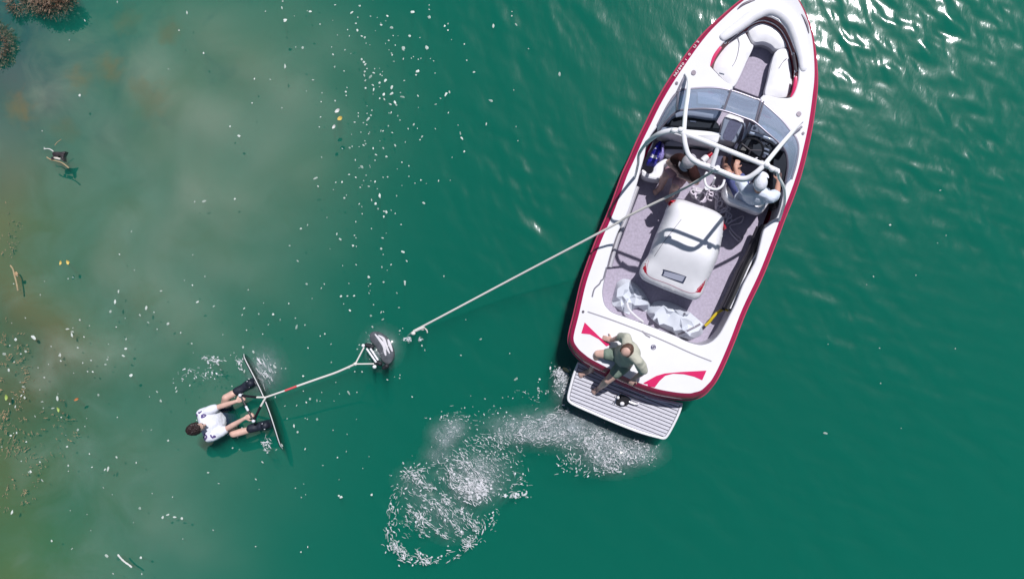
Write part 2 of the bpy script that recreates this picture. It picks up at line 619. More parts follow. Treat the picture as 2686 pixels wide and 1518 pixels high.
for p_, c_ in ((0.35, (0.13, 0.10, 0.045, 1)), (0.62, (0.21, 0.15, 0.06, 1)), (0.78, (0.17, 0.14, 0.13, 1))):
    e = ce.new(p_); e.color = c_
t.links.new(my.outputs[0], ry_.inputs['Fac'])
mc = t.nodes.new('ShaderNodeMix'); mc.data_type = 'RGBA'
t.links.new(rb.outputs['Color'], mc.inputs['Factor'])
t.links.new(ra.outputs['Color'], mc.inputs['A'])
t.links.new(ry_.outputs['Color'], mc.inputs['B'])
# rusty weed patches on the bed
last = mc.outputs['Result']
for px_, py_, rr_, st_ in ((245, 160, .30, .8), (170, 190, .26, .6), (400, 62, .24, .7), (268, 18, .30, .7), (360, 250, .40, .4), (20, 275, .30, .8), (130, 330, .25, .4), (320, 215, .25, .35)):
    dn_ = t.nodes.new('ShaderNodeVectorMath'); dn_.operation = 'DISTANCE'
    z_ = float(bed(np.array([wx(px_)]), np.array([wy(py_)]))[0])
    dn_.inputs[1].default_value = (wx(px_), wy(py_), z_)
    nw = nnode('ShaderNodeTexNoise', Scale=6.0, Detail=5.0)
    t.links.new(tc.outputs['Object'], nw.inputs['Vector'])
    vm = t.nodes.new('ShaderNodeVectorMath'); vm.operation = 'MULTIPLY_ADD'
    vm.inputs[1].default_value = (rr_ * 1.6,) * 3
    t.links.new(nw.outputs['Color'], vm.inputs[0]); t.links.new(tc.outputs['Object'], vm.inputs[2])
    sb_ = t.nodes.new('ShaderNodeVectorMath'); sb_.operation = 'SUBTRACT'; sb_.inputs[1].default_value = (rr_ * .8,) * 3
    t.links.new(vm.outputs[0], sb_.inputs[0]); t.links.new(sb_.outputs[0], dn_.inputs[0])
    mr_ = nnode('ShaderNodeMapRange', **{'From Min': rr_ * 1.15, 'From Max': 0.0, 'To Min': 0.0, 'To Max': st_})
    mr_.interpolation_type = 'SMOOTHSTEP'
    t.links.new(dn_.outputs['Value'], mr_.inputs['Value'])
    mk = t.nodes.new('ShaderNodeMix'); mk.data_type = 'RGBA'
    t.links.new(mr_.outputs[0], mk.inputs['Factor']); t.links.new(last, mk.inputs['A'])
    mk.inputs['B'].default_value = (0.34, 0.15, 0.06, 1)
    last = mk.outputs['Result']
t.links.new(last, b.inputs['Base Color'])
bo.data.materials.append(m)

# ================================================================== the boat
WHITE = mat('gelcoat_white', (0.83, 0.83, 0.87), 0.22, coat=0.3, var=0.02, vscale=3)
VINYL = mat('vinyl_white', (0.84, 0.84, 0.88), 0.42, var=0.03, vscale=9, bump=0.05, bscale=60)
RED = mat('gelcoat_red', (0.42, 0.008, 0.075), 0.16, coat=0.6, var=0.08, vscale=4)
PINK = mat('stripe_red', (0.68, 0.025, 0.135), 0.25, coat=0.4)
CARPET = mat('carpet_grey', (0.44, 0.40, 0.50), 0.95, spec=0.1, var=0.12, vscale=30, bump=0.4, bscale=160)
ALU = mat('tower_aluminium', (0.86, 0.86, 0.90), 0.28, metal=0.0)
CHROME = mat('chrome', (0.75, 0.75, 0.78), 0.12, metal=1.0)
BLACK = mat('black_plastic', (0.010, 0.010, 0.014), 0.42, var=0.2, vscale=12)
DGREY = mat('dark_grey_trim', (0.06, 0.055, 0.07), 0.55, var=0.15, vscale=12)
FRAME = mat('windscreen_frame', (0.20, 0.19, 0.24), 0.35, metal=0.5)
LGREY = mat('light_grey_liner', (0.50, 0.49, 0.54), 0.55, var=0.05, vscale=6)
SEAM = mat('seam_grey', (0.30, 0.29, 0.33), 0.6)
DASH = mat('dash_blue_grey', (0.33, 0.37, 0.45), 0.6, var=0.1, vscale=5)
PALEW = mat('pale_blue_white', (0.82, 0.88, 0.90), 0.7)
PLANKM = mat('platform_tread', (0.64, 0.64, 0.71), 0.8, var=0.07, vscale=25, bump=0.3, bscale=220)
GLASS = bpy.data.materials.new('tinted_glass')
GLASS.use_nodes = True
t = GLASS.node_tree
t.nodes.clear()
o_ = t.nodes.new('ShaderNodeOutputMaterial')
tr = t.nodes.new('ShaderNodeBsdfTransparent'); tr.inputs[0].default_value = (0.70, 0.76, 0.85, 1)
gl = t.nodes.new('ShaderNodeBsdfGlossy'); gl.inputs['Roughness'].default_value = 0.03
mx = t.nodes.new('ShaderNodeMixShader')
mx.inputs[0].default_value = 0.10
t.links.new(tr.outputs[0], mx.inputs[1]); t.links.new(gl.outputs[0], mx.inputs[2])
dfz = t.nodes.new('ShaderNodeBsdfDiffuse'); dfz.inputs[0].default_value = (0.56, 0.66, 0.84, 1)  # bluish diffuse mixed in, painting the sky reflected by the panes
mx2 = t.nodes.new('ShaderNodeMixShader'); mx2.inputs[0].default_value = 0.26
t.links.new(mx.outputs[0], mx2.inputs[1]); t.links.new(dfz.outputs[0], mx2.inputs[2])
t.links.new(mx2.outputs[0], o_.inputs['Surface'])

BOAT = thing('motorboat', 'white and red open-bow towing motorboat with metal tower, drifting on green water', 'boat', P(1830, 520, 0))
def DL(pts, dz=0.0): return [D(a, b, dz) for a, b in pts]
def PLz(pts, z): return [P(a, b, z) for a, b in pts]
def part(name, vf, m, parent=None, **kw): return obj(name, vf, m, parent or BOAT, **kw)

OUT = [(2042, -46), (2078, -30), (2105, 7), (2127, 58), (2139, 110), (2146, 170), (2147, 220), (2142, 270), (2133, 330), (2120, 392), (2103, 458), (2084, 514),
       (2062, 569), (2040, 628), (2003, 722), (1959, 815), (1925, 902), (1893, 975), (1868, 1017), (1848, 1041), (1823, 1052), (1799, 1054), (1760, 1050),
       (1711, 1040), (1650, 1018), (1593, 990), (1538, 961), (1514, 942), (1499, 923), (1490, 899), (1494, 868), (1506, 820), (1524, 742), (1546, 676),
       (1568, 619), (1594, 560), (1613, 510), (1633, 455), (1653, 411), (1673, 365), (1695, 320), (1719, 271), (1747, 222), (1777, 176), (1812, 126),
       (1852, 79), (1894, 40), (1945, -3), (1990, -32)]
outer = spline(DL(OUT), 5, True)
def uv_s(p): 
    px, py = CX + p.x * F / (H - p.z), CY - p.y * F / (H - p.z)
    return S(px, py), px, py
ins, drop = [], []
for p in outer:
    s, px, py = uv_s(p)
    side = 0.072
    if s > 0.8: side = 0.072 - 0.03 * min(1, (s - 0.8) / 0.12)
    st = 0.055 * max(0, min(1, (0.075 - s) / 0.05))
    ins.append(side + st)
    drop.append(0.035 + 2.4 * st)
dk = offset(outer, lambda i: -ins[i], 0.012)
topz = [p.z for p in outer]
outer = [Vector((p.x, p.y, p.z - drop[i])) for i, p in enumerate(outer)]
# hull: red band under the deck edge, topsides, chine, keel
cen = P(1800, 560, 0)
def shrink(lp, k, z):
    nn = outward(lp)
    return [Vector((p.x, p.y, 0)) - nn[i] * k + Vector((0, 0, z)) for i, p in enumerate(lp)]
knee = [Vector((a.x * .62 + b.x * .38, a.y * .62 + b.y * .38, z - 0.25 * d)) for a, b, z, d in zip(outer, dk, topz, drop)]
hv = loft([dk, knee, offset(outer, -0.004, -0.012), offset(outer, 0, -0.05), offset(outer, -0.02, -0.12),
           shrink(outer, 0.07, 0.34), shrink(outer, 0.13, 0.06), shrink(outer, 0.22, -0.12), shrink(outer, 0.55, -0.30)], cap1=True)
hull = part('hull', weld(hv), RED, sharp=50)
part('rub_rail', tube(offset(outer, 0.004, -0.055), 0.017, 8, True), mat('rail_pink', (0.55, 0.06, 0.14), 0.2, coat=0.5), hull)

HOLE = (QL(1, (690, 750), (720, 640), (800, 520), (900, 410), (1010, 315), (1150, 215), (1290, 165), (1420, 195), (1530, 275), (1600, 390), (1650, 510), (1690, 630),
           (1705, 740), (1700, 850), (1690, 930), (1650, 1050), (1600, 1105), (1490, 1110), (1390, 1090), (1300, 1075), (1268, 1110), (1300, 1180), (1400, 1262), (1480, 1330), (1580, 1440)) +
        QL(2, (1985, 670), (2040, 740), (2064, 850), (2050, 1000), (2020, 1130)) +
        [(2064, 483), (2057, 514), (2050, 545), (2040, 572), (2026, 580), (2013, 592), (2004, 608), (1994, 650), (1981, 694), (1953, 744), (1931, 799), (1917, 826),
         (1901, 857), (1886, 881), (1867, 899), (1846, 907), (1825, 906), (1797, 897), (1773, 885), (1734, 870), (1690, 853), (1643, 836), (1606, 823), (1590, 810),
         (1581, 795), (1577, 769), (1580, 744), (1586, 716), (1594, 681), (1605, 645), (1616, 613), (1630, 585), (1644, 556), (1655, 523), (1668, 483), (1677, 448), (1688, 408),
         (1693, 380), (1706, 352), (1724, 327), (1745, 281), (1763, 253), (1780, 240), (1812, 234), (1868, 231), (1912, 237), (1920, 228), (1905, 219), (1884, 200)])
hole = spline(DL(HOLE, 0.012), 3, True, corners={0, 19, 20, 77, 78})
deck = weld(join(sheet(dk, [hole], None, 0.10)))
# soft rolled lip and the liner wall down to the floor
lip = [hole, offset(hole, -0.012, -0.012), offset(hole, -0.014, -0.05)]
dv, df = loft(lip)
dko = part('deck', weld(join(sheet(dk, [hole], None, 0.10), (dv, df))), WHITE, sharp=40)
DB = bvh_of(deck)
FLOOR = 0.14
wall = [offset(hole, -0.014, -0.05), [Vector((p.x, p.y, 0.45)) + n * 0.015 for p, n in zip(offset(hole, -0.014), outward(hole))],
        [Vector((p.x, p.y, FLOOR - 0.01)) for p in offset(hole, -0.004)]]
part('cockpit_liner', weld(loft(wall)), LGREY, sharp=None)
fl = [Vector((p.x, p.y, FLOOR)) for p in offset(outer, -0.17)]
part('cockpit_floor', sheet(fl, (), None, 0.3), CARPET, smooth=False)

# ---- bow: bolster, backrest, cushions
bolp = spline(DL(QL(1, (815, 440), (880, 390), (1040, 275), (1190, 165), (1350, 100), (1490, 140), (1605, 250), (1665, 380), (1705, 520), (1735, 660), (1745, 800)), 0.005), 6)
nb = len(bolp)
part('bow_bolster', tube(bolp, [0.03 + 0.062 * math.sin(math.pi * i / (nb - 1)) ** 0.45 for i in range(nb)], 14, flat=0.62), VINYL)
arch = QL(1, (700, 750), (735, 640), (815, 520), (905, 425), (1010, 330), (1150, 232), (1290, 182), (1415, 212), (1520, 290), (1590, 400), (1640, 515), (1675, 630), (1690, 740), (1685, 850), (1675, 930), (1640, 1040), (1602, 1095))
MAROON = mat('backrest_maroon', (0.13, 0.006, 0.018), 0.4, var=0.1, vscale=9)
a0 = spline(DL(arch, -0.01), 5)
inn = Vector((P(*Q(1, 1250, 700), .8)))
def toward(p, d, dz):
    v = Vector((inn.x - p.x, inn.y - p.y, 0)).normalized()
    return p + v * d + Vector((0, 0, dz))
lv = [0.0, 0.035, 0.07, 0.10]
rows = [[toward(p, d, -k * 0.075) for p in a0] for k, d in enumerate(lv)]
part('bow_backrest', loft(rows, closed=False), MAROON)
for k in (1, 2):
    part('piping', tube([p + Vector((0, 0, 0.008)) for p in rows[k][14:-14]], 0.008, 6), VINYL)
for sgn, tail in ((0, QL(1, (700, 745), (720, 690), (760, 610), (820, 530))), (1, QL(1, (1602, 1095), (1635, 1020), (1655, 930), (1660, 860)))):
    tl = spline(DL(tail, 0.004), 5)
    part('red_trim', tube(tl, [0.006 + 0.020 * math.sin(math.pi * min(1, i / (len(tl) - 1) * 0.8)) for i in range(len(tl))], 8, flat=0.5), PINK)
for lo in (QL(1, (845, 455), (920, 385), (985, 335)), QL(1, (1660, 600), (1672, 690), (1690, 800))):
    pt = spline([toward(D(a, b, -0.01), 0.03, -0.02) for a, b in lo], 5)
    sp = part('grab_handle', tube(pt, 0.022, 8), DGREY)
    for e in (pt[0], pt[-1]):
        part('handle_mount', ellipsoid(e, 0.026, 0.026, 0.02, nu=10, nv=6), CHROME, sp)
CUS = {'front': QL(1, (1118, 330), (1135, 285), (1190, 248), (1280, 240), (1395, 275), (1490, 345), (1545, 420), (1568, 495), (1555, 530), (1440, 552), (1385, 505), (1300, 470), (1205, 475), (1165, 440)),
       'port': QL(1, (1000, 360), (1070, 338), (1100, 375), (1155, 480), (1185, 525), (1110, 690), (1025, 880), (965, 975), (905, 955), (790, 840), (718, 745), (765, 640), (850, 510), (930, 420)),
       'starboard': QL(1, (1425, 590), (1560, 545), (1592, 640), (1612, 800), (1622, 950), (1600, 1070), (1500, 1100), (1400, 1085), (1310, 1060), (1350, 870))}
for k, pts in CUS.items():
    dz = -0.12
    lp = spline(DL(pts, dz), 4, True)
    part('bow_cushion', slab(lp, 0.12, r=0.02, crown=0.03, step=0.05), VINYL)
    base = offset(lp, -0.012, -0.12)
    part('seat_base', slab([Vector((p.x, p.y, p.z)) for p in base], base[0].z - FLOOR - 0.005, r=0, step=0.5), LGREY)
for a, b, c in (((995, 385), (1025, 480), (1010, 600)), ((1010, 600), (985, 680), (950, 740)), ((1560, 655), (1520, 690), (1475, 760))):
    pth = [D(*Q(1, *p), -0.085) for p in (a, b, c)]
    part('cushion_seam', tube(spline(pth, 5), 0.005, 6), SEAM)

bfl = [P(*q, 0.50) for q in QL(1, (1190, 490), (1300, 470), (1420, 560), (1350, 800), (1272, 1105), (955, 985), (1110, 690))]
part('bow_floor', slab(spline(bfl, 3, True, corners={4, 5}), 0.33, r=0.01, step=0.15), CARPET)

# ---- windscreen
LOW = [(1724, 330), (1748, 284), (1779, 241), (1812, 234), (1868, 231), (1917, 238), (1978, 259), (1995, 266), (2046, 311), (2071, 341), (2088, 363), (2094, 390), (2088, 430), (2076, 470)]
UPP = [(1724, 350), (1745, 322), (1776, 293), (1812, 287), (1858, 286), (1898, 291), (1957, 311), (1981, 322), (2014, 350), (2036, 369), (2054, 386), (2064, 409), (2066, 442), (2060, 479)]
WH = [0.22, 0.27, 0.32, 0.33, 0.34, 0.34, 0.34, 0.34, 0.34, 0.33, 0.32, 0.30, 0.27, 0.24]
low3 = [D(a, b, 0.012) for a, b in LOW]
up3 = [D(a, b, h) for (a, b), h in zip(UPP, WH)]
for i0, i1 in ((0, 2), (2, 5), (5, 7), (7, 10), (10, 13)):
    n = 6
    a, b = spline(low3[i0:i1 + 1], n), spline(up3[i0:i1 + 1], n)
    rows = [[p.lerp(q, k / 3) for p, q in zip(a, b)] for k in range(4)]
    vf = loft(rows, closed=False)
    rim = lambda dz: [p + Vector((0, 0, dz)) for p in rows[0] + [r[-1] for r in rows[1:-1]] + rows[-1][::-1] + [r[0] for r in rows[-2:0:-1]]]
    th = loft([[p + Vector((0, 0, -0.006)) for p in r] for r in rows], closed=False)
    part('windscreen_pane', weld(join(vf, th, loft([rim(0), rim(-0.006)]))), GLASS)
part('windscreen_sill', tube(spline(low3, 6), 0.016, 8, flat=0.6), FRAME)
part('windscreen_rim', tube(spline(up3, 6), 0.014, 8), FRAME)
for i in (2, 5, 7):
    part('windscreen_post', tube([low3[i], up3[i]], 0.016, 8), FRAME)
part('windscreen_post', tube([low3[7] + Vector((0.04, -0.01, 0)), up3[7] + Vector((0.03, 0.0, 0))], 0.013, 8), FRAME)
for q in (Q(1, 905, 1028), Q(1, 842, 1195)):
    part('hinge', ellipsoid(D(*q, 0.05 if q[1] < 250 else 0.33), 0.016, 0.016, 0.012, nu=10, nv=6), CHROME)

# ---- consoles and dashboards
cp = QL(2, (500, 560), (560, 330), (640, 215), (800, 175), (1000, 172), (1190, 190), (1160, 400), (1120, 480), (1040, 510), (760, 475), (590, 480))
cl = spline([P(a, b, ZD(a, b) - 0.05) for a, b in cp], 4, True)
cons = part('port_console', slab(cl, 0.55, r=0.02, step=0.08), DASH)
pnl = [P(*q, 0.80) for q in QL(2, (865, 190), (1140, 215), (1130, 350), (870, 325))]
part('pale_panel', slab(pnl, 0.02, r=0.0, step=0.3), PALEW, cons)  # pale flat plate on the port console
gp = [P(*q, 0.66) for q in QL(2, (480, 590), (570, 485), (760, 475), (1050, 505), (1118, 570), (1128, 640), (900, 628), (520, 604))]
gb = part('glovebox', slab(gp, 0.4, r=0.02, step=0.1), BLACK)
part('glovebox_latch', box(P(*Q(2, 810, 540), 0.67), 0.09, 0.022, 0.015, frame(P(*Q(2, 760, 535), .67), P(*Q(2, 860, 548), .67)), 0.006), CHROME, gb)
part('console_lip', tube(spline([P(*q, 0.74) for q in QL(2, (600, 465), (760, 440), (1050, 480))], 5), 0.035, 10, flat=0.5), WHITE)
sb = QL(2, (395, 660), (440, 605), (560, 600), (700, 622), (1118, 665), (1128, 735), (1085, 805), (940, 780), (720, 735), (560, 690))
part('seat_back', slab(spline([P(a, b, 0.82) for a, b in sb], 4, True), 0.5, r=0.04, crown=0.03, step=0.05), VINYL)
sc_ = QL(17, (385, 300), (560, 360), (1070, 545), (1215, 620), (1090, 830), (870, 1060), (500, 1010), (80, 890), (190, 690), (290, 520))
dcl = spline([P(a, b, 0.78) for a, b in sc_], 3, True)
dash = part('dashboard', slab(dcl, 0.5, r=0.02, step=0.07), BLACK)
brow = part('dash_brow', tube(spline([P(*q, 0.85) for q in QL(17, (380, 310), (700, 400), (1070, 530), (1200, 640))], 5), 0.020, 8, flat=0.6), WHITE, dash)
dtop = QL(17, (430, 60), (560, 100), (900, 130), (1250, 330), (1480, 560), (1560, 760), (1420, 720), (1240, 590), (1060, 480), (800, 370), (520, 280), (400, 240))
part('dash_top', slab(spline([P(a, b, 0.80) for a, b in dtop], 3, True), 0.3, r=0.015, step=0.08), LGREY, dash)
part('dash_dome', ellipsoid(P(*Q(17, 790, 240), 0.95), 0.066, 0.066, 0.05), WHITE, dash)  # white dome shaped to stand for a sun glint on the dash
part('dash_dome', ellipsoid(P(*Q(17, 600, 115), 0.84), 0.025, 0.025, 0.02, nu=12, nv=8), WHITE, dash)
for gx_, gy_, r_ in ((430, 430, .022), (600, 500, .03), (720, 560, .03), (830, 500, .02), (820, 630, .028), (930, 640, .028), (960, 690, .022)):
    c = P(*Q(17, gx_, gy_), 0.784)
    part('gauge', join(tube([c, c + Vector((0, 0, 0.012))], r_, 14)), mat('gauge_face', (0.10, 0.10, 0.115), 0.3), dash)
for gx_, gy_ in ((910, 810), (890, 935)):
    c = P(*Q(17, gx_, gy_), 0.80)
    part('switch_plate', box(c, 0.075, 0.028, 0.02, Matrix.Rotation(-0.35, 3, 'Z'), 0.01), ALU, dash)
wc = P(*Q(17, 430, 830), 0.92)
Rw = Matrix.Rotation(math.radians(-18), 3, 'Z') @ Matrix.Rotation(math.radians(35), 3, 'X')
sw = part('steering_wheel', tube([wc + Rw @ Vector((0.17 * math.cos(a), 0.17 * math.sin(a), 0)) for a in np.linspace(0, 2 * math.pi, 33)[:-1]], 0.014, 8, True), BLACK)
for a in (0.3, 2.8, 4.7):
    part('spoke', tube([wc, wc + Rw @ Vector((0.17 * math.cos(a), 0.17 * math.sin(a), 0))], 0.011, 6), DGREY, sw)
part('steering_column', tube([wc, wc + Rw @ Vector((0, 0.03, -0.22))], 0.03, 10), BLACK, sw)
for q in ((830, 1010), (620, 1080), (770, 1170)):
    part('throttle_knob', ellipsoid(P(*Q(17, *q), 0.82), 0.028, 0.022, 0.022, nu=12, nv=8), VINYL if q[0] < 700 else LGREY)
# dark pocket beside the helm and along the starboard side
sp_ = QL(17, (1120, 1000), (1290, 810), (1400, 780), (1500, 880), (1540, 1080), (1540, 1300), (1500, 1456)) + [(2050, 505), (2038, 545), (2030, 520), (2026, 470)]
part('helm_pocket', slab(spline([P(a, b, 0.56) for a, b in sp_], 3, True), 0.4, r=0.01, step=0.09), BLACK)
side = QL(4, (2300, 240), (2220, 430), (2170, 560), (2080, 720), (2000, 900), (1930, 1060), (1850, 1230))
pth = spline([P(a, b, 0.50) for a, b in side], 4)
part('side_bolster', tube(pth, 0.06, 10, flat=1.5), BLACK)
part('side_rail', tube([p + Vector((0.035, 0.01, 0.09)) for p in pth], 0.011, 8), ALU)
part('side_bolster', tube([p + Vector((-0.055, -0.01, -0.12)) for p in pth], 0.045, 10, flat=1.6), DGREY)
pside = [(1672, 490), (1655, 538), (1640, 580), (1625, 615), (1612, 655), (1600, 700)]
part('side_bolster', tube(spline([P(a, b, 0.56) for a, b in pside], 4), 0.032, 10, flat=1.4), LGREY)

# ---- walk-through hatch in the aisle
hz = 0.42
hp = QL(2, (1128, 745), (1165, 560), (1190, 480), (1260, 440), (1330, 455), (1415, 530), (1405, 600), (1335, 785), (1230, 775))
stp = part('aisle_step', slab(spline([P(a, b, hz) for a, b in hp], 4, True), 0.29, r=0.02, step=0.1), WHITE)
ip = QL(2, (1165, 735), (1215, 590), (1250, 525), (1300, 510), (1385, 560), (1345, 650), (1275, 772))
part('step_panel', slab(spline([P(a, b, hz + 0.012) for a, b in ip], 3, True), 0.02, r=0.004, step=0.1), CARPET, stp)
part('aisle_rail', tube(spline([P(*q, 0.62) for q in QL(2, (1490, 560), (1440, 690), (1370, 830), (1320, 920))], 4), 0.014, 8), ALU)
part('aisle_rail', tube(spline([P(*q, 0.62) for q in QL(2, (1420, 560), (1430, 640), (1400, 760), (1360, 860))], 4), 0.012, 8), ALU)

# ---- seats
os_ = QL(16, (590, 890), (780, 790), (880, 830), (900, 900), (760, 960), (730, 1120), (650, 1330), (560, 1370), (300, 1330), (140, 1250), (150, 1090), (200, 1090), (330, 1190), (430, 1150), (470, 1010))
part('observer_seat', slab(spline([P(a, b, 0.50) for a, b in os_], 3, True), 0.3, r=0.035, crown=0.03, step=0.05), VINYL)
os2 = QL(16, (770, 380), (980, 270), (1240, 300), (1290, 640), (1000, 700), (790, 660))
part('observer_seat', slab(spline([P(a, b, 0.46) for a, b in os2], 3, True), 0.3, r=0.03, crown=0.02, step=0.06), LGREY)
part('storage_slot', slab([P(*q, 0.475) for q in QL(16, (770, 440), (1250, 470), (1255, 545), (765, 530))], 0.03, r=0.0, step=0.3), BLACK)
ds = QL(8, (330, 900), (380, 760), (470, 660), (700, 600), (1000, 640), (1300, 760), (1330, 960), (1220, 1160), (1090, 1300), (900, 1270), (620, 1150), (420, 1080))
dst = part('driver_seat', slab(spline([P(a, b, 0.52) for a, b in ds], 4, True), 0.16, r=0.04, crown=0.02, step=0.05), VINYL)
bk = spline([P(*q, 0.86) for q in QL(8, (345, 760), (335, 900), (430, 1050), (620, 1140), (860, 1220), (1070, 1290), (1180, 1200))], 5)
part('driver_seat_back', loft([[p + Vector((0, 0, dz)) + (inn - p).normalized() * dd for p in bk] for dz, dd in ((-0.40, 0.05), (-0.1, 0.0), (0.0, 0.01), (0.02, 0.04), (0.0, 0.08), (-0.40, 0.12))], closed=False), VINYL, dst)
pc = P(*Q(8, 700, 900), 0.36)
part('seat_pedestal', tube([Vector((pc.x, pc.y, FLOOR)), pc], 0.06, 12), ALU, dst)

# ---- tower
TZ = 2.40
tw = part('tower', tube(spline([P(*q, z) for q, z in zip(QL(2, (250, 800), (400, 690), (580, 645), (700, 680), (1110, 840), (1660, 1060), (1830, 1135)) , (2.05, 2.31, 2.40, TZ, TZ, TZ, 2.36))], 6), 0.028, 12, flat=0.62), ALU)
pa = [P(*Q(2, 250, 800), 2.05), P(*Q(2, 165, 930), 1.69), P(*Q(3, 335, 320), 1.22), D(*Q(3, 300, 470), 0.02)]
part('tower_leg', tube(spline(pa, 8), 0.026, 12, flat=0.66), ALU, tw)
sa = [P(*Q(2, 1830, 1135), 2.36), P(*Q(3, 2010, 470), 2.19), P(*Q(3, 2075, 600), 1.86), P(*Q(3, 2085, 760), 1.39), P(*Q(3, 2055, 880), 0.98), D(*Q(3, 2020, 985), 0.02)]
part('tower_leg', tube(spline(sa, 8), 0.026, 12, flat=0.66), ALU, tw)
part('tower_leg', tube(spline([P(*Q(2, 700, 680), TZ), P(*Q(2, 720, 420), 1.92), P(*Q(2, 750, 200), 1.45), D(*Q(1, 455, 900), 0.22), D(*Q(1, 425, 830), 0.02)], 6), 0.026, 12, flat=0.66), ALU, tw)
part('tower_leg', tube(spline([P(*Q(2, 1660, 1060), TZ), P(*Q(2, 1850, 830), 1.92), P(*Q(2, 1990, 670), 1.45), D(*Q(2, 2090, 545), 0.12), D(*Q(2, 2115, 530), 0.02)], 6), 0.026, 12, flat=0.66), ALU, tw)
for a, b in ((Q(1, 410, 860), Q(1, 330, 1030)), (Q(2, 2110, 600), Q(2, 1990, 700))):
    part('leg_brace', tube(spline([D(*a, 0.06), D((a[0] + b[0]) / 2, (a[1] + b[1]) / 2, 0.05), D(*b, 0.03)], 4), 0.016, 8, flat=0.6), mat('brace_grey', (0.33, 0.32, 0.38), 0.4, metal=0.4), tw)
rear = spline([P(*q, z) for q, z in zip(QL(2, (700, 685), (718, 820), (765, 950), (870, 1030), (1010, 1080), (1180, 1150), (1330, 1210), (1450, 1215), (1560, 1150), (1660, 1060)), (2.40, 2.38, 2.34, 2.32, 2.31, 2.31, 2.32, 2.34, 2.38, 2.40))], 6)
part('tower_hoop', tube(rear, 0.028, 12, flat=0.62), ALU, tw)
part('tower_hoop', tube([p + Vector((0.01, -0.015, -0.075)) for p in rear[10:-8]], 0.014, 10), ALU, tw)
part('tower_strut', tube([P(*Q(2, 1108, 835), TZ), P(*Q(2, 1035, 1085), 2.32)], 0.026, 12, flat=0.66), ALU, tw)
tp = P(*Q(2, 1090, 1110), 2.25)
part('tow_eye', join(tube([tp, tp + Vector((0, 0, 0.09))], 0.03, 12), ellipsoid(tp, 0.035, 0.035, 0.03, nu=12, nv=8)), ALU, tw)
for q in ((580, 650), (660, 640), (1755, 1110), (1690, 1060)):
    c = P(*Q(2, *q), TZ + 0.01)
    part('tower_clamp', ellipsoid(c, 0.040, 0.034, 0.034, nu=12, nv=8), ALU, tw)
# ---- ski pylon behind the aisle
py = P(*Q(7, 1330, 920), FLOOR)
pyl = part('ski_pylon', tube([py, P(*Q(7, 1330, 910), 0.85)], 0.035, 12), ALU)
part('pylon_loop', tube(spline([P(*q, 0.95) for q in QL(7, (1330, 580), (1280, 700), (1310, 850), (1400, 920), (1550, 940), (1660, 860), (1700, 740))], 6), 0.018, 10), ALU, pyl)
part('pylon_stay', tube([P(*Q(7, 1500, 700), 0.9), P(*Q(7, 1440, 900), 0.5)], 0.014, 8), ALU, pyl)
part('pylon_step', slab([P(*q, 0.34) for q in QL(7, (970, 970), (1110, 880), (1300, 960), (1180, 1140), (1030, 1100))], 0.18, r=0.015, step=0.1), LGREY)

# ---- engine cover
EC = [(1787, 523), (1820, 534), (1864, 549), (1888, 562), (1899, 576), (1896, 606), (1885, 663), (1869, 707), (1852, 744), (1841, 770), (1831, 781), (1816, 784), (1786, 773), (1742, 756),
      (1698, 737), (1684, 727), (1679, 713), (1686, 692), (1702, 670), (1715, 634), (1729, 599), (1742, 569), (1750, 545), (1760, 531), (1772, 524)]
ezl = spline([P(a, b, 0.66) for a, b in EC], 5, True)
axd = Vector((0.31, 0.95, 0)).normalized()
t0 = min(p.dot(axd) for p in ezl); t1 = max(p.dot(axd) for p in ezl)
def ecz(x, y, z, border):
    if border: return z
    d = min(math.hypot(p.x - x, p.y - y) for p in ezl)
    tt = (x * axd.x + y * axd.y - t0) / (t1 - t0)
    k = max(0, min(1, (tt - 0.05) / 0.45)); k = k * k * (3 - 2 * k)
    return z + (0.10 + 0.20 * k) * (1 - math.exp(-d / 0.055)) - 0.03 * max(0, (tt - 0.8) / 0.2) ** 2
ecs = weld(join(sheet(ezl, (), ecz, 0.03), loft([ezl, offset(ezl, 0.012, -0.05), [Vector((p.x, p.y, FLOOR - 0.005)) for p in offset(ezl, -0.02)]])))
eco = part('engine_cover', ecs, VINYL, sharp=60)
EB = bvh_of(ecs)
def patch(name, pts, m, parent, bvh, lift=0.004, z=0.8, step=0.03, n=0, th=0.0):
    lp = [P(a, b, z) for a, b in pts]
    if n: lp = spline(lp, n, True)
    v, f = sheet(lp, (), None, step)
    return part(name, (drape(bvh, v, lift), f), m, parent)
REDV = mat('vinyl_red', (0.50, 0.006, 0.03), 0.35, coat=0.2)
patch('red_panel', QL(4, (908, 620), (905, 825), (870, 790), (848, 745), (870, 690)), REDV, eco, EB)
patch('red_panel', QL(4, (1602, 880), (1590, 940), (1545, 1030), (1440, 1045), (1520, 970)), REDV, eco, EB)
patch('red_panel', QL(3, (690, 800), (720, 755), (800, 735), (780, 770), (720, 810)), REDV, eco, EB)
patch('red_panel', QL(3, (1352, 985), (1385, 1000), (1392, 1090), (1362, 1105)), REDV, eco, EB)
vn = QL(4, (1105, 760), (1345, 835), (1360, 860), (1335, 915), (1310, 920), (1085, 835), (1078, 815), (1090, 775))
patch('vent_recess', vn, mat('vent_dark', (0.03, 0.04, 0.09), 0.6), eco, EB, 0.005, 0.8, 0.02, 3)
vc = [sum(p[0] for p in vn) / 8, sum(p[1] for p in vn) / 8]
patch('vent_panel', [(vc[0] + (a - vc[0]) * 0.88, vc[1] + (b - vc[1]) * 0.74) for a, b in vn], mat('vent_blue_grey', (0.42, 0.44, 0.55), 0.6), eco, EB, 0.010, 0.8, 0.02, 3)
part('cover_seam', ribbon(EB, [P(*q, 0.85) for q in QL(4, (1300, 170), (1190, 310), (1090, 440), (985, 600))], 0.008, 0.004, 8), SEAM, eco)
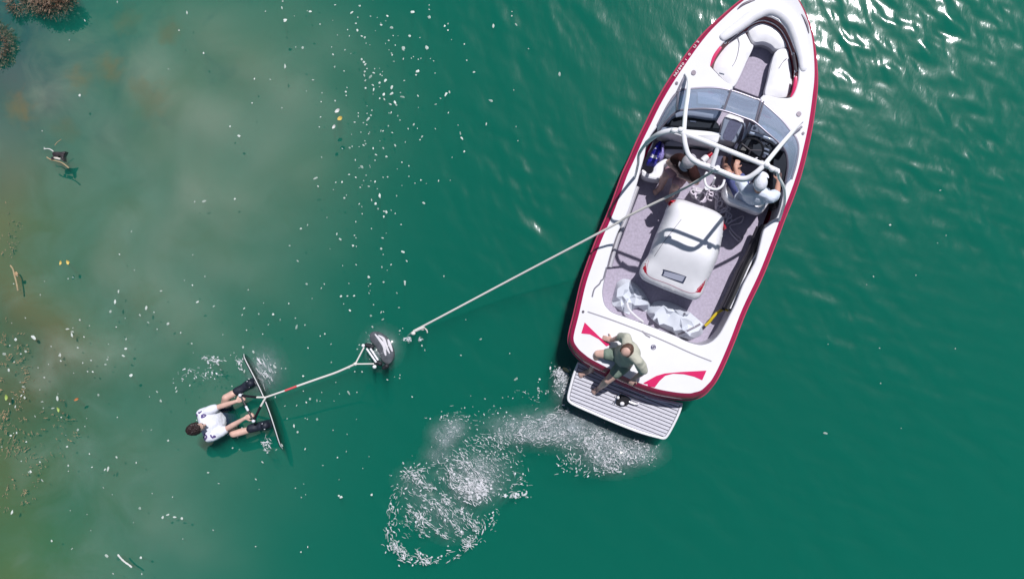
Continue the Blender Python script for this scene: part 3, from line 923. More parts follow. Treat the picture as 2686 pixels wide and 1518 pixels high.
part('cover_lid_seam', ribbon(EB, [P(*q, 0.75) for q in QL(4, (915, 650), (908, 825), (1150, 930), (1430, 1040), (1540, 960), (1610, 870))], 0.008, 0.004, 10), mat('seam_pink', (0.60, 0.35, 0.42), 0.5), eco)

# ---- aft deck markings and fittings
def DT(px, py, dz=0.0):
    p = D(px, py)
    z = ray_z(DB, p.x, p.y)
    return Vector((p.x, p.y, (z if z is not None else p.z + 0.012) + dz))
def dpatch(name, pts, m, n=0, lift=0.004, step=0.04):
    lp = DL(pts)
    if n: lp = spline(lp, n, True)
    v, f = sheet(lp, (), None, step)
    return part(name, (drape(DB, v, lift), f), m, dko)
dpatch('red_stripe', QL(5, (283, 172), (248, 283), (335, 292), (425, 340), (500, 412), (545, 395), (440, 325), (350, 238)), PINK)
dpatch('red_stripe', QL(5, (880, 775), (1000, 708), (1085, 683), (1250, 668), (1505, 655), (1462, 752), (1380, 716), (1280, 692), (1170, 686), (1092, 706), (1035, 758), (985, 825), (900, 815), (850, 800)), PINK)
part('deck_seam', ribbon(DB, [D(*q) for q in QL(5, (312, 65), (560, 150), (870, 268), (1130, 380), (1350, 480), (1555, 562))], 0.016, 0.004, 8), SEAM, dko)
part('deck_seam', tube([DT(*q, 0.002) for q in QL(5, (860, 258), (900, 300), (940, 322))], 0.012, 8, flat=0.5), SEAM, dko)
EMB = mat('emblem_violet', (0.09, 0.08, 0.16), 0.4)
def disc(c, r, h, n=20): return tube([c, c + Vector((0, 0, h))], r, n)
em = part('emblem', disc(DT(*Q(5, 972, 420)), 0.036, 0.008), EMB, dko)
ec_ = DT(*Q(5, 972, 420))
for dx, dy, aa in ((0.0, 0.013, 0), (0.0, -0.013, 1)):
    part('emblem_mark', tube([ec_ + Vector((dx + 0.016 * math.cos(a + aa * math.pi), dy + 0.011 * math.sin(a + aa * math.pi), 0.010)) for a in np.linspace(0.4, 4.2, 10)], 0.004, 6), WHITE, em)
for k, x, y, r in ((5, 268, 65, .018), (1, 510, 822, .034), (1, 1690, 1285, .034), (1, 320, 940, .022), (2, 2120, 685, .020)):
    c = DT(*Q(k, x, y))
    f_ = part('deck_fitting', disc(c, r, 0.010, 18), mat('fitting_grey', (0.13, 0.11, 0.14), 0.4, metal=0.3), dko)
    if r > 0.019 and r < 0.03:
        part('fitting_cap', disc(c + Vector((0, 0, 0.010)), r * 0.45, 0.005, 12), CHROME, f_)
for pts in (QL(1, (1000, 112), (1060, 60), (1140, 22), (1200, 5)), QL(1, (1722, 165), (1760, 230), (1785, 300), (1803, 382))):
    pth = spline([DT(*q, 0.002) for q in pts], 6)
    part('deck_vent', tube(pth, [0.005 + 0.012 * math.sin(math.pi * i / (len(pth) - 1)) for i in range(len(pth))], 8, flat=0.4), mat('fitting_grey', (0.2, 0.18, 0.22)), dko)
part('deck_cleat', tube([DT(*Q(1, 795, 832), 0.015), DT(*Q(1, 850, 848), 0.015)], 0.012, 8), CHROME, dko)
# registration characters along the port bow
REGW = mat('registration_white', (0.85, 0.84, 0.86), 0.5)
def text_mesh(s, size):
    cu = bpy.data.curves.new('t', 'FONT')
    cu.body = s; cu.size = size; cu.extrude = 0.0008
    ob = bpy.data.objects.new('t', cu)
    COL.objects.link(ob)
    dg = bpy.context.evaluated_depsgraph_get()
    mm = bpy.data.meshes.new_from_object(ob.evaluated_get(dg))
    r = [v.co.copy() for v in mm.vertices], [tuple(p.vertices) for p in mm.polygons]
    bpy.data.objects.remove(ob)
    bpy.data.curves.remove(cu)
    return r
rg = [(1772, 199), (1777, 191), (1784, 181.5), (1788, 175.5), (1793, 169), (1801, 158), (1810, 144), (1823.5, 124), (1832, 111)]
for i, ch in enumerate('NU89010US'):
    a = rg[i]
    v, f = text_mesh(ch, 0.075)
    c = D(*a, 0.016) + Vector((-0.004, -0.018, 0.004))
    R = Matrix.Rotation(math.radians(57), 3, 'Z')
    part('registration_character', ([c + R @ Vector((p.x * 0.9, p.y * 0.62, p.z)) for p in v], f), REGW, hull, smooth=False)

# ---- swim platform
PZ = 0.26
PO = QL(5, (214, 570), (520, 735), (800, 860), (1030, 935), (1268, 988), (1240, 1080), (1185, 1200), (1120, 1315), (1080, 1345), (1020, 1335), (850, 1288), (640, 1210), (400, 1108), (200, 1020), (125, 975), (108, 925), (130, 820), (170, 680))
pol = spline([P(a, b, PZ) for a, b in PO], 3, True, corners={0, 4})
plat = part('swim_platform', slab([p + Vector((0, 0, -0.012)) for p in pol], 0.05, r=0.012, step=0.2), mat('platform_dark', (0.035, 0.04, 0.07), 0.8))
part('platform_rim', tube(offset(pol, -0.014, -0.006), 0.020, 8, True, flat=0.8), WHITE, plat)
inner = offset(pol, -0.040)
ctr = sum(inner, Vector()) / len(inner)
dl = (P(*Q(5, 1268, 988), PZ) - P(*Q(5, 214, 570), PZ)).normalized()
dn = Vector((-dl.y, dl.x, 0))
def clip(poly, n, d, keep_less):
    out = []
    for i in range(len(poly)):
        a, b = poly[i], poly[(i + 1) % len(poly)]
        da, db = a.dot(n) - d, b.dot(n) - d
        if not keep_less: da, db = -da, -db
        if da <= 0: out.append(a)
        if (da < 0) != (db < 0) and abs(da - db) > 1e-9:
            out.append(a.lerp(b, da / (da - db)))
    return out
lo_, hi_ = min(p.dot(dn) for p in inner), max(p.dot(dn) for p in inner)
pitch = 0.0535
k = lo_
while k < hi_ - 0.01:
    pg = clip(clip(inner, dn, k + pitch - 0.013, True), dn, k, False)
    if len(pg) >= 3 and abs(area2(pg)) > 0.004:
        n_ = len(pg)
        top = [p + Vector((0, 0, 0.004)) for p in pg]; bt = [p + Vector((0, 0, -0.014)) for p in pg]
        v, f = top + bt, [tuple(range(n_))] + [(i, i + n_, (i + 1) % n_ + n_, (i + 1) % n_) for i in range(n_)]
        part('plank', (v, f), PLANKM, plat, smooth=False)
    k += pitch
part('platform_strip', tube(spline([P(*q, PZ + 0.012) for q in QL(13, (480, 225), (1000, 430), (1500, 640), (1941, 800))] + [P(*q, PZ + 0.012) for q in QL(5, (900, 925), (1230, 1000))], 4), 0.012, 8), WHITE, plat)
lt = spline([P(*q, PZ + 0.012) for q in QL(13, (590, 1150), (600, 920), (720, 690), (860, 680), (1060, 780), (1170, 880), (1130, 1060), (1080, 1150), (900, 1230))], 4, True)
la = part('platform_latch', slab(lt, 0.014, r=0.004, step=0.05), BLACK, plat)
part('latch_ring', tube(spline([P(*q, PZ + 0.03) for q in QL(13, (540, 1090), (580, 920), (640, 800), (760, 675), (880, 690), (1080, 780), (1200, 900), (1180, 1040))], 5), 0.008, 8), CHROME, la)
part('latch_knob', ellipsoid(P(*Q(13, 840, 1100), PZ + 0.05), 0.035, 0.03, 0.025, nu=14, nv=8), VINYL, la)
part('latch_knob', ellipsoid(P(*Q(13, 670, 840), PZ + 0.04), 0.022, 0.026, 0.02, nu=12, nv=8), ALU, la)
part('latch_handle', tube(spline([P(*q, PZ + 0.05) for q in QL(13, (1130, 1010), (1250, 1070), (1420, 1120), (1560, 1095))], 4), 0.013, 8), ALU, la)
for q in ((540, 810), (460, 1040)):
    part('latch_bolt', ellipsoid(P(*Q(13, *q), PZ + 0.02), 0.012, 0.012, 0.01, nu=8, nv=6), CHROME, la)
for q in (QL(5, (420, 640)), QL(5, (1050, 900))):
    a = P(*q[0], PZ - 0.04)
    part('platform_bracket', tube([a, a + axd * 0.22 + Vector((0, 0, 0.0))], 0.025, 8), ALU, plat)

# ================================================================== people
SKIN = mat('skin_tanned', (0.52, 0.28, 0.21), 0.5, var=0.10, vscale=14)
SKIN2 = mat('skin_pale', (0.64, 0.41, 0.34), 0.5, var=0.10, vscale=14)
def fuse(vf, voxel=0.010, smooth=3, wrinkle=0.0, wscale=14.0):
    me = bpy.data.meshes.new('tmp')
    me.from_pydata([tuple(p) for p in vf[0]], [], vf[1])
    ob = bpy.data.objects.new('tmp', me)
    COL.objects.link(ob)
    r = ob.modifiers.new('r', 'REMESH'); r.mode = 'VOXEL'; r.voxel_size = voxel
    sm = ob.modifiers.new('s', 'SMOOTH'); sm.factor = 0.5; sm.iterations = smooth
    dg = bpy.context.evaluated_depsgraph_get()
    ev = ob.evaluated_get(dg)
    mm = bpy.data.meshes.new_from_object(ev)
    V = [v.co.copy() for v in mm.vertices]
    N = [v.normal.copy() for v in mm.vertices]
    Fc = [tuple(p.vertices) for p in mm.polygons]
    if wrinkle:
        for i, p in enumerate(V):
            k = noise.noise(Vector((p.x * wscale, p.y * wscale, p.z * wscale * 0.8))) + 0.6 * (abs(noise.noise(p * wscale * 2.1)) - 0.3)
            V[i] = p + N[i] * (k * wrinkle)
    bpy.data.objects.remove(ob); bpy.data.meshes.remove(me); bpy.data.meshes.remove(mm)
    return V, Fc
def chain(pts, radii, n=12, sub=4):
    pts = [Vector(p) for p in pts]
    pp, rr = [], []
    for i in range(len(pts) - 1):
        for k in range(sub):
            u = k / sub
            pp.append(pts[i].lerp(pts[i + 1], u)); rr.append(radii[i] * (1 - u) + radii[i + 1] * u)
    pp.append(pts[-1]); rr.append(radii[-1])
    ps = [tube(pp, rr, n)]
    for p, r in zip(pts, radii): ps.append(ellipsoid(p, r, r, r, nu=n, nv=8))
    return join(*ps)
def hand(w, d, nrm, side, curl=0.35, sc=1.0):
    """palm and five fingers; d = finger direction, nrm = back of the hand, side = +1 thumb on +lateral."""
    d = Vector(d).normalized(); nrm = Vector(nrm); nrm = (nrm - d * d.dot(nrm)).normalized()
    lat = d.cross(nrm) * side
    R = Matrix((d, lat, nrm)).transposed()
    w = Vector(w)
    ps = [ellipsoid(w + d * 0.045 * sc, 0.055 * sc, 0.042 * sc, 0.017 * sc, R, 14, 8)]
    for k, (o, L) in enumerate(((0.030, 0.070), (0.010, 0.080), (-0.010, 0.074), (-0.029, 0.058))):
        p = w + d * 0.085 * sc + lat * o * sc
        pts = [w + d * 0.05 * sc + lat * o * 0.8 * sc, p]
        a = 0.0
        for j, fr_ in enumerate((0.45, 0.32, 0.23)):
            a += curl * (0.7 + 0.5 * j)
            p = p + (d * math.cos(a) - nrm * math.sin(a)) * L * fr_ * sc
            pts.append(p)
        ps.append(chain(pts, [0.0105 * sc, 0.0105 * sc, 0.0098 * sc, 0.0092 * sc, 0.0085 * sc], 8, 2))
    b = w + d * 0.022 * sc + lat * 0.030 * sc
    t1_ = b + (d * 0.6 + lat * 0.75 - nrm * 0.2).normalized() * 0.042 * sc
    t2_ = t1_ + (d * 0.85 + lat * 0.25 - nrm * (0.25 + curl)).normalized() * 0.036 * sc
    ps.append(chain([b - lat * 0.012 * sc, b, t1_, t2_], [0.014 * sc, 0.013 * sc, 0.0115 * sc, 0.0095 * sc], 8, 2))
    return join(*ps)
def foot(an, toe, r=0.036):
    an, toe = Vector(an), Vector(toe)
    d = (toe - an).normalized()
    heel = an - d * 0.05 + Vector((0, 0, -0.035))
    ps = [chain([an, heel], [r, 0.032]), chain([heel, an.lerp(toe, 0.6) + Vector((0, 0, -0.01)), toe], [0.033, 0.036, 0.024])]
    lat = d.cross(Vector((0, 0, 1))).normalized()
    for k in range(5):
        o = (k - 2) * 0.016
        ps.append(chain([toe - d * 0.02 + lat * o, toe + d * (0.028 - 0.004 * abs(k - 1)) + lat * o * 1.05 - Vector((0, 0, 0.006))], [0.012, 0.010], 8, 2))
    return join(*ps)
def head_vf(c, face, up, sc=1.0):
    up = Vector(up).normalized(); face = Vector(face); face = (face - up * up.dot(face)).normalized()
    lat = up.cross(face)
    R = Matrix((face, lat, up)).transposed()
    c = Vector(c)
    q = lambda x, y, z: c + R @ (Vector((x, y, z)) * sc)
    ps = [ellipsoid(q(-0.012, 0, 0.03), 0.097 * sc, 0.076 * sc, 0.088 * sc, R), ellipsoid(q(0.025, 0, -0.04), 0.066 * sc, 0.060 * sc, 0.078 * sc, R),
          chain([q(0.086, 0, 0.012), q(0.108, 0, -0.030)], [0.009 * sc, 0.015 * sc], 8, 2),
          chain([q(0.078, 0.030, 0.022), q(0.086, 0, 0.026), q(0.078, -0.030, 0.022)], [0.012 * sc] * 3, 8, 2),
          ellipsoid(q(0.080, 0, -0.066), 0.012 * sc, 0.026 * sc, 0.009 * sc, R, 10, 6), ellipsoid(q(0.068, 0, -0.102), 0.022 * sc, 0.024 * sc, 0.016 * sc, R, 10, 6)]
    for s in (-1, 1):
        ps.append(ellipsoid(q(-0.008, s * 0.078, -0.008), 0.020 * sc, 0.010 * sc, 0.032 * sc, R, 10, 8))
    eyes = [q(0.083, s * 0.031, 0.004) for s in (-1, 1)]
    mouth = q(0.089, 0, -0.066)
    return join(*ps), R, eyes, mouth
EYE = mat('eye_dark', (0.05, 0.03, 0.02), 0.2)
LIP = mat('lip', (0.42, 0.16, 0.14), 0.5)
def person(label, J, skin, face, hup, shirt=None, shorts=None, base=None, sc=1.0, feet=True, handsd=None, sleeve=0.95, group=None, shirtr=1.0, low=None, leg=0.72):
    root = thing('person', label, 'person', base, group)
    hv_, R, eyes, mouth = head_vf(J['head'], face, hup, sc)
    pel, che, nek = Vector(J['pelvis']), Vector(J['chest']), Vector(J['neck'])
    shL, shR = Vector(J['shL']), Vector(J['shR'])
    ps = [hv_, chain([nek, Vector(J['head']) - R.col[2] * 0.05 - R.col[0] * 0.015], [0.056, 0.054])]
    lat = (shL - shR).normalized()
    tor = []
    ax_ = (nek - pel).normalized()
    fw = lat.cross(ax_).normalized()
    RT = Matrix((lat, fw, ax_)).transposed()
    wid = (shL - shR).length / 2
    hips = (Vector(J['hipL']) - Vector(J['hipR'])).length / 2
    tor.append(ellipsoid(che, wid * 0.90, 0.115, 0.19, RT))
    tor.append(ellipsoid(pel.lerp(che, 0.45), wid * 0.74, 0.105, 0.17, RT))
    tor.append(ellipsoid(pel, hips + 0.085, 0.115, 0.12, RT))
    tor.append(chain([shL, che.lerp(nek, 0.75), shR], [0.060, 0.075, 0.060]))
    ps += tor
    for s in ('L', 'R'):
        sh, el, wr = Vector(J['sh' + s]), Vector(J['el' + s]), Vector(J['wr' + s])
        ps.append(chain([sh, sh.lerp(el, 0.45), el], [0.056, 0.050, 0.040]))
        ps.append(chain([el, el.lerp(wr, 0.35), wr], [0.040, 0.042, 0.027]))
        hd, hn, curl, sd = handsd[s]
        ps.append(hand(wr, hd, hn, sd, curl))
        hi, kn, an = Vector(J['hip' + s]), Vector(J['kn' + s]), Vector(J['an' + s])
        ps.append(chain([hi, hi.lerp(kn, 0.5), kn], [0.090, 0.078, 0.056]))
        ps.append(chain([kn, kn.lerp(an, 0.35), an], [0.054, 0.056, 0.036]))
        if feet: ps.append(foot(an, J['toe' + s]))
    body = obj('body', fuse(join(*ps), 0.0085, 3), skin, root, sharp=None)
    for e in eyes: obj('eye', ellipsoid(e, 0.011, 0.011, 0.011, nu=10, nv=8), EYE, body)
    obj('mouth', ellipsoid(mouth + R.col[0] * 0.004, 0.006, 0.024, 0.006, R, 10, 6), LIP, body)
    if shirt:
        sp = []
        g = 0.016 * shirtr
        sp.append(ellipsoid(che, wid * 0.92 + g, 0.118 + g, 0.20, RT))
        lows = [ellipsoid(pel.lerp(che, 0.45), wid * 0.80 + g, 0.112 + g * 1.2, 0.19, RT),
                ellipsoid(pel.lerp(che, 0.12), hips + 0.09 + g, 0.12 + g, 0.10, RT)]
        if low: obj('swim_vest', fuse(join(*lows), 0.012, 3, 0.008, 12.0), low, root, sharp=None)  # separate cloth in its own colour over the lower torso
        else: sp += lows
        sp.append(chain([shL, che.lerp(nek, 0.72), shR], [0.064 + g * .6, 0.080 + g * .3, 0.064 + g * .6]))
        for s in ('L', 'R'):
            sh, el = Vector(J['sh' + s]), Vector(J['el' + s])
            e2 = sh.lerp(el, sleeve)
            sp.append(chain([sh, sh.lerp(e2, 0.5), e2], [0.064 + g * .6, 0.060 + g, 0.056 + g]))
        obj('shirt', fuse(join(*sp), 0.011, 3, 0.010, 13.0), shirt, root, sharp=None)
    if shorts:
        sp = [ellipsoid(pel, hips + 0.10, 0.132, 0.12, RT)]
        for s in ('L', 'R'):
            hi, kn = Vector(J['hip' + s]), Vector(J['kn' + s])
            e2 = hi.lerp(kn, leg)
            sp.append(chain([hi, hi.lerp(e2, 0.5), e2], [0.105, 0.098, 0.090]))
        obj('shorts', fuse(join(*sp), 0.012, 3, 0.009, 12.0), shorts, root, sharp=None)
    return root, R
def hair(root, c, R, m, keep=lambda v: True, lift=1.06, sc=1.0, rough=0.006, name='hair'):
    V, Fc = ellipsoid((0, 0, 0), 1, 1, 1, nu=48, nv=30)
    out = []
    for p in V:
        q = Vector((p.x * 0.099 - 0.012, p.y * 0.079, p.z * 0.090 + 0.03)) * sc * lift
        q += p * (noise.noise(p * 7) * rough + noise.noise(p * 19) * rough * 0.8)
        out.append(q)
    f2 = [q for q in Fc if keep(sum((V[i] for i in q), Vector()) / 4)]
    o = obj(name, ([Vector(c) + R @ p for p in out], f2), m, root)
    sd = o.modifiers.new('thickness', 'SOLIDIFY'); sd.thickness = 0.008; sd.offset = -1
    return o
HAIRD = mat('hair_dark', (0.022, 0.010, 0.010), 0.55, var=0.5, vscale=60)
HAIRB = mat('hair_brown', (0.10, 0.05, 0.035), 0.6, var=0.3, vscale=50)
TEE = mat('tee_white', (0.74, 0.76, 0.84), 0.85, spec=0.2, var=0.03, vscale=10)
NAVY = mat('navy_cloth', (0.012, 0.022, 0.06), 0.8, spec=0.2, var=0.2, vscale=12)
KHAKI = mat('khaki_shirt', (0.50, 0.50, 0.42), 0.9, spec=0.15, var=0.06, vscale=9)
GREEN = mat('green_shorts', (0.20, 0.26, 0.21), 0.9, spec=0.15, var=0.1, vscale=10)
DARKS = mat('dark_brown_shirt', (0.030, 0.012, 0.012), 0.9, spec=0.15, var=0.2, vscale=10)
BLUES = mat('blue_shorts', (0.10, 0.12, 0.28), 0.9, spec=0.15, var=0.1, vscale=10)
PALEB = mat('pale_blue_shirt', (0.66, 0.72, 0.84), 0.85, spec=0.2, var=0.04, vscale=9)

# ---- the rider waiting in the water
z6 = lambda x, y, z: P(*Q(6, x, y), z)
J = dict(head=z6(292, 1082, 0.44), neck=z6(345, 1066, 0.27), chest=z6(370, 1060, 0.06), pelvis=z6(430, 1035, -0.36),
         shL=z6(345, 935, 0.18), shR=z6(420, 1180, 0.18), elL=z6(500, 872, 0.13), elR=z6(590, 1090, 0.13), wrL=z6(690, 812, 0.15), wrR=z6(775, 982, 0.15),
         hipL=z6(415, 975, -0.34), hipR=z6(455, 1090, -0.34), knL=z6(585, 775, 0.03), knR=z6(665, 1140, 0.03), anL=z6(775, 672, -0.06), anR=z6(925, 1070, -0.06),
         toeL=z6(832, 642, -0.06), toeR=z6(985, 1054, -0.06))
fx = (z6(800, 880, 0) - z6(350, 1060, 0)).normalized()
lx = Vector((-fx.y, fx.x, 0))
J['chest'] = J['neck'] + fx * 0.06 + Vector((0, 0, -0.20))
J['pelvis'] = J['neck'] + fx * 0.10 + Vector((0, 0, -0.49))
J['hipL'], J['hipR'] = J['pelvis'] + lx * 0.09, J['pelvis'] - lx * 0.09
RID, RR = person('person in white patterned t-shirt floating in the water with feet on a board', J, SKIN2, fx + Vector((0, 0, -0.5)), (0.30 * fx.x, 0.30 * fx.y, 1),
             TEE, NAVY, base=z6(420, 1050, 0), feet=True,
             handsd={'L': (z6(745, 792, .15) - z6(690, 812, .15), (0, 0, 1), 0.75, -1), 'R': (z6(830, 958, .15) - z6(775, 982, .15), (0, 0, 1), 0.75, 1)}, sleeve=0.8, low=NAVY, leg=0.45)
hair(RID, J['head'], RR, HAIRD, lambda v: v.z > -0.25 and not (v.x > 0.62 and v.z < 0.55), 1.15, rough=0.012)
sh = [c for c in RID.children if c.name.startswith('shirt')][0]
SB = bvh_of(([v.co + wloc(sh) for v in sh.data.vertices], [tuple(p.vertices) for p in sh.data.polygons]))
MARK = mat('print_violet', (0.09, 0.06, 0.20), 0.8)
z11 = lambda x, y, z=0.2: P(*Q(11, x, y), z)
for pts in ([(225, 770), (265, 760), (310, 768), (290, 810), (262, 838), (235, 815), (275, 790)], [(335, 715), (350, 735), (385, 700)], [(390, 790), (420, 765), (455, 780), (440, 810), (405, 812), (420, 780)],
            [(470, 1120), (505, 1180), (440, 1255), (385, 1225), (375, 1195), (440, 1200), (425, 1180)], [(560, 1150), (590, 1195), (620, 1180)], [(585, 1210), (640, 1190), (610, 1165)], [(450, 1180), (470, 1230), (420, 1225)]):
    obj('printed_mark', ribbon(SB, [z11(*p) for p in pts], 0.020, 0.006, 4), MARK, sh)
# ---- person on the stern
z9 = lambda x, y, z: P(*Q(9, x, y), z)
J = dict(head=z9(1108, 440, 1.44), neck=z9(1160, 470, 1.26), chest=z9(1170, 490, 1.08), pelvis=z9(1030, 600, 0.81),
         shL=z9(1330, 665, 1.20), shR=z9(1100, 205, 1.20), elL=z9(1450, 870, 0.98), elR=z9(985, 185, 1.0), wrL=z9(1260, 1010, 0.80), wrR=z9(800, 240, 0.785),
         hipL=z9(1060, 740, 0.81), hipR=z9(950, 540, 0.81), knL=z9(720, 1050, 0.70), knR=z9(520, 520, 0.76), anL=z9(560, 1200, 0.36), anR=z9(380, 860, 0.37),
         toeL=z9(440, 1290, 0.285), toeR=z9(170, 945, 0.285))
fx = Vector((-0.66, -0.75, 0))
MAN, RM = person('barefoot person in khaki shirt and green shorts seated on the boat stern', J, SKIN2, fx + Vector((0, 0, -0.45)), (-0.35, -0.40, 1),
             KHAKI, GREEN, base=z9(1030, 640, 0.70),
             handsd={'L': (z9(1215, 1075, .78) - z9(1260, 1010, .80), (0, 0, 1), 0.5, -1), 'R': (z9(690, 210, .75) - z9(800, 240, .785), (0, 0, 1), 0.12, 1)}, sleeve=0.85, leg=0.5)
hair(MAN, J['head'], RM, HAIRB, lambda v: -0.55 < v.z < 0.62 and v.x < 0.55, 1.05)
# ---- driver
z8 = lambda x, y, z: P(*Q(8, x, y), z)
J = dict(head=z8(1085, 640, 1.40), neck=z8(1040, 800, 1.22), chest=z8(1000, 900, 1.02), pelvis=z8(760, 960, 0.62),
         shL=z8(770, 800, 1.16), shR=z8(1300, 960, 1.16), elL=z8(620, 560, 1.0), elR=z8(1440, 870, 0.98), wrL=z8(560, 330, 0.96), wrR=z8(1470, 600, 0.86),
         hipL=z8(680, 900, 0.62), hipR=z8(850, 960, 0.62), knL=z8(400, 420, 0.64), knR=z8(600, 420, 0.64), anL=z8(330, 230, 0.24), anR=z8(520, 200, 0.24),
         toeL=z8(350, 120, 0.19), toeR=z8(540, 90, 0.19))
fx = Vector((0.31, 0.95, 0))
DRV, RD = person('person in pale shirt and white cap at the helm in the driver seat', J, SKIN, fx, (0, 0, 1), PALEB, BLUES, base=z8(760, 960, 0.52),
             handsd={'L': (fx, (0, 0, 1), 0.8, 1), 'R': (z8(1490, 480, .85) - z8(1470, 600, .86), (0, 0, 1), 0.5, -1)}, sleeve=0.6, shirtr=1.6)
hair(DRV, J['head'], RD, TEE, lambda v: v.z > -0.05, 1.13, rough=0.003, name='cap')
def brim(root, c, R, m, x0=0.06, L=0.085, w=0.085, up=0.045):
    top, bt = [], []
    for i in range(9):
        a = math.radians(-80 + 20 * i)
        top.append(Vector(c) + R @ Vector((x0 + L * max(0, math.cos(a)) ** 0.8, w * math.sin(a), up - 0.02 * math.cos(a))))
    v = top + [p - R.col[2] * 0.006 for p in top]
    n = len(top)
    f = [tuple(range(n)), tuple(range(2 * n - 1, n - 1, -1))] + [(i, i + n, (i + 1) % n + n, (i + 1) % n) for i in range(n)]
    return obj('cap_brim', (v, f), m, root, smooth=False)
brim(DRV, J['head'], RD, TEE)
# ---- observer
z7 = lambda x, y, z: P(*Q(7, x, y), z)
J = dict(head=z7(945, 360, 1.30), neck=z7(935, 420, 1.13), chest=z7(900, 450, 0.95), pelvis=z7(850, 440, 0.60),
         shL=z7(1065, 640, 1.06), shR=z7(765, 280, 1.06), elL=z7(1110, 800, 0.84), elR=z7(515, 370, 0.86), wrL=z7(850, 700, 0.82), wrR=z7(680, 540, 0.82),
         hipL=z7(890, 530, 0.60), hipR=z7(790, 365, 0.60), knL=z7(650, 900, 0.64), knR=z7(450, 660, 0.66), anL=z7(560, 1090, 0.24), anR=z7(320, 940, 0.24),
         toeL=z7(470, 1160, 0.19), toeR=z7(230, 1010, 0.19))
fx = Vector((-0.75, -0.62, 0))
OBS, RO = person('person in dark shirt and grey cap seated on the port seat, facing aft', J, SKIN2, fx + Vector((0, 0, -0.4)), (-0.3, -0.25, 1), DARKS, mat('pink_shorts', (0.42, 0.26, 0.29), 0.9, spec=0.15, var=0.1, vscale=10), base=z7(740, 500, 0.50),
             handsd={'L': (z7(760, 640, .82) - z7(850, 690, .84), (0, 0, 1), 0.7, 1), 'R': (z7(770, 590, .82) - z7(690, 520, .84), (0, 0, 1), 0.7, -1)}, sleeve=0.45)
GREYC = mat('cap_grey', (0.42, 0.40, 0.44), 0.85, spec=0.2)
hair(OBS, J['head'], RO, GREYC, lambda v: v.z > -0.02, 1.12, rough=0.003, name='cap')
brim(OBS, J['head'], RO, GREYC)

# ================================================================== tow gear
def rope_mat(name, a, b):
    m = bpy.data.materials.new(name); m.use_nodes = True
    t = m.node_tree
    bs = t.nodes['Principled BSDF']; bs.inputs['Roughness'].default_value = 0.8
    w = t.nodes.new('ShaderNodeTexWave'); w.inputs['Scale'].default_value = 60; w.inputs['Distortion'].default_value = 2
    tcx = t.nodes.new('ShaderNodeTexCoord'); t.links.new(tcx.outputs['Object'], w.inputs['Vector'])
    r = t.nodes.new('ShaderNodeValToRGB'); r.color_ramp.elements[0].color = (*a, 1); r.color_ramp.elements[1].color = (*b, 1)
    t.links.new(w.outputs['Fac'], r.inputs['Fac']); t.links.new(r.outputs['Color'], bs.inputs['Base Color'])
    return m
ROPEW = rope_mat('rope_cream', (0.66, 0.62, 0.58), (0.80, 0.77, 0.74))
ROPER = rope_mat('rope_red_white', (0.62, 0.02, 0.04), (0.72, 0.20, 0.20))
TR = thing('tow_rope', 'cream tow rope stretched from the boat tower into the water', 'rope', P(1085, 868, 0.02))
line = [tp, P(*Q(3, 850, 630), 1.80), P(1655, 563, 1.38), P(1590, 601, 1.17), P(1340, 733, 0.52), P(1150, 834, 0.16), P(1085, 868, 0.05)]
obj('rope', tube(spline(line, 14), 0.016, 8), ROPEW, TR)
obj('rope_splice', tube(spline([P(1113, 858, 0.09), P(1098, 864, 0.07), P(1085, 870, 0.04), P(1076, 877, -0.10), P(1070, 882, -0.30)], 6), 0.020, 8), ROPEW, TR)
for q in ((1108, 862), (1084, 874)):
    c = P(*q, 0.06)
    obj('knot', ellipsoid(c, 0.034, 0.028, 0.026, nu=12, nv=8), ROPEW, TR)
obj('rope_tail', tube(spline([P(1112, 860, 0.06), P(1119, 865, 0.04), P(1121, 872, 0.02)], 5), 0.010, 8), ROPEW, TR)

z14 = lambda x, y, z: P(*Q(14, x, y), z)
HB = thing('tow_bar', 'floating tow handle with twin white bars and black ends behind the rope', 'tow bar', z14(690, 830, 0.0))
for a, b in (((560, 670), (790, 1000)), ((650, 670), (835, 950))):
    p0, p1 = z14(*a, 0.13), z14(*b, 0.13)
    obj('bar', tube([p0.lerp(p1, u) for u in np.linspace(0, 1, 9)], [0.012 + 0.003 * (i % 2) for i in range(9)], 10), ALU, HB)
for a, b in (((560, 590), (690, 630)), ((800, 1000), (880, 1030)), ((980, 1130), (1040, 1090))):
    obj('end_float', chain([z14(*a, 0.10), z14(*b, 0.10)], [0.034, 0.038], 12, 3), mat('foam_black', (0.012, 0.013, 0.018), 0.6), HB)
obj('end_cap', ellipsoid(z14(480, 600, 0.13), 0.026, 0.026, 0.024, nu=12, nv=8), ALU, HB)
obj('end_cap', ellipsoid(z14(750, 1105, 0.10), 0.030, 0.030, 0.026, nu=12, nv=8), ALU, HB)
v0 = z14(290, 1040, 0.16)
for b in ((500, 640), (740, 1035)):
    obj('bridle', tube([v0, z14(*b, 0.13)], 0.011, 8), ROPEW, HB)
obj('bridle_knot', ellipsoid(v0, 0.030, 0.026, 0.024, nu=12, nv=8), ROPEW, HB)
for pts in ([(800, 320), (900, 440), (1010, 600), (1040, 750), (1060, 830)], [(880, 350), (1000, 430), (1060, 590), (1150, 780)], [(1110, 440), (1150, 570), (1215, 735)]):
    pp = spline([z14(*p, 0.0) for p in pts], 6)
    n = len(pp)
    obj('splash_rib', tube([Vector((p.x, p.y, 0.07)) for p in pp], [0.008 + 0.016 * math.sin(math.pi * i / (n - 1)) for i in range(n)], 8, flat=0.5), mat('wet_white', (0.72, 0.70, 0.74), 0.12), HB)
fo = spline([z14(*p, 0.055) for p in ((640, 300), (800, 270), (960, 350), (1090, 480), (1190, 700), (1200, 900), (1080, 1050), (920, 960), (860, 800), (760, 620), (640, 480))], 4, True)
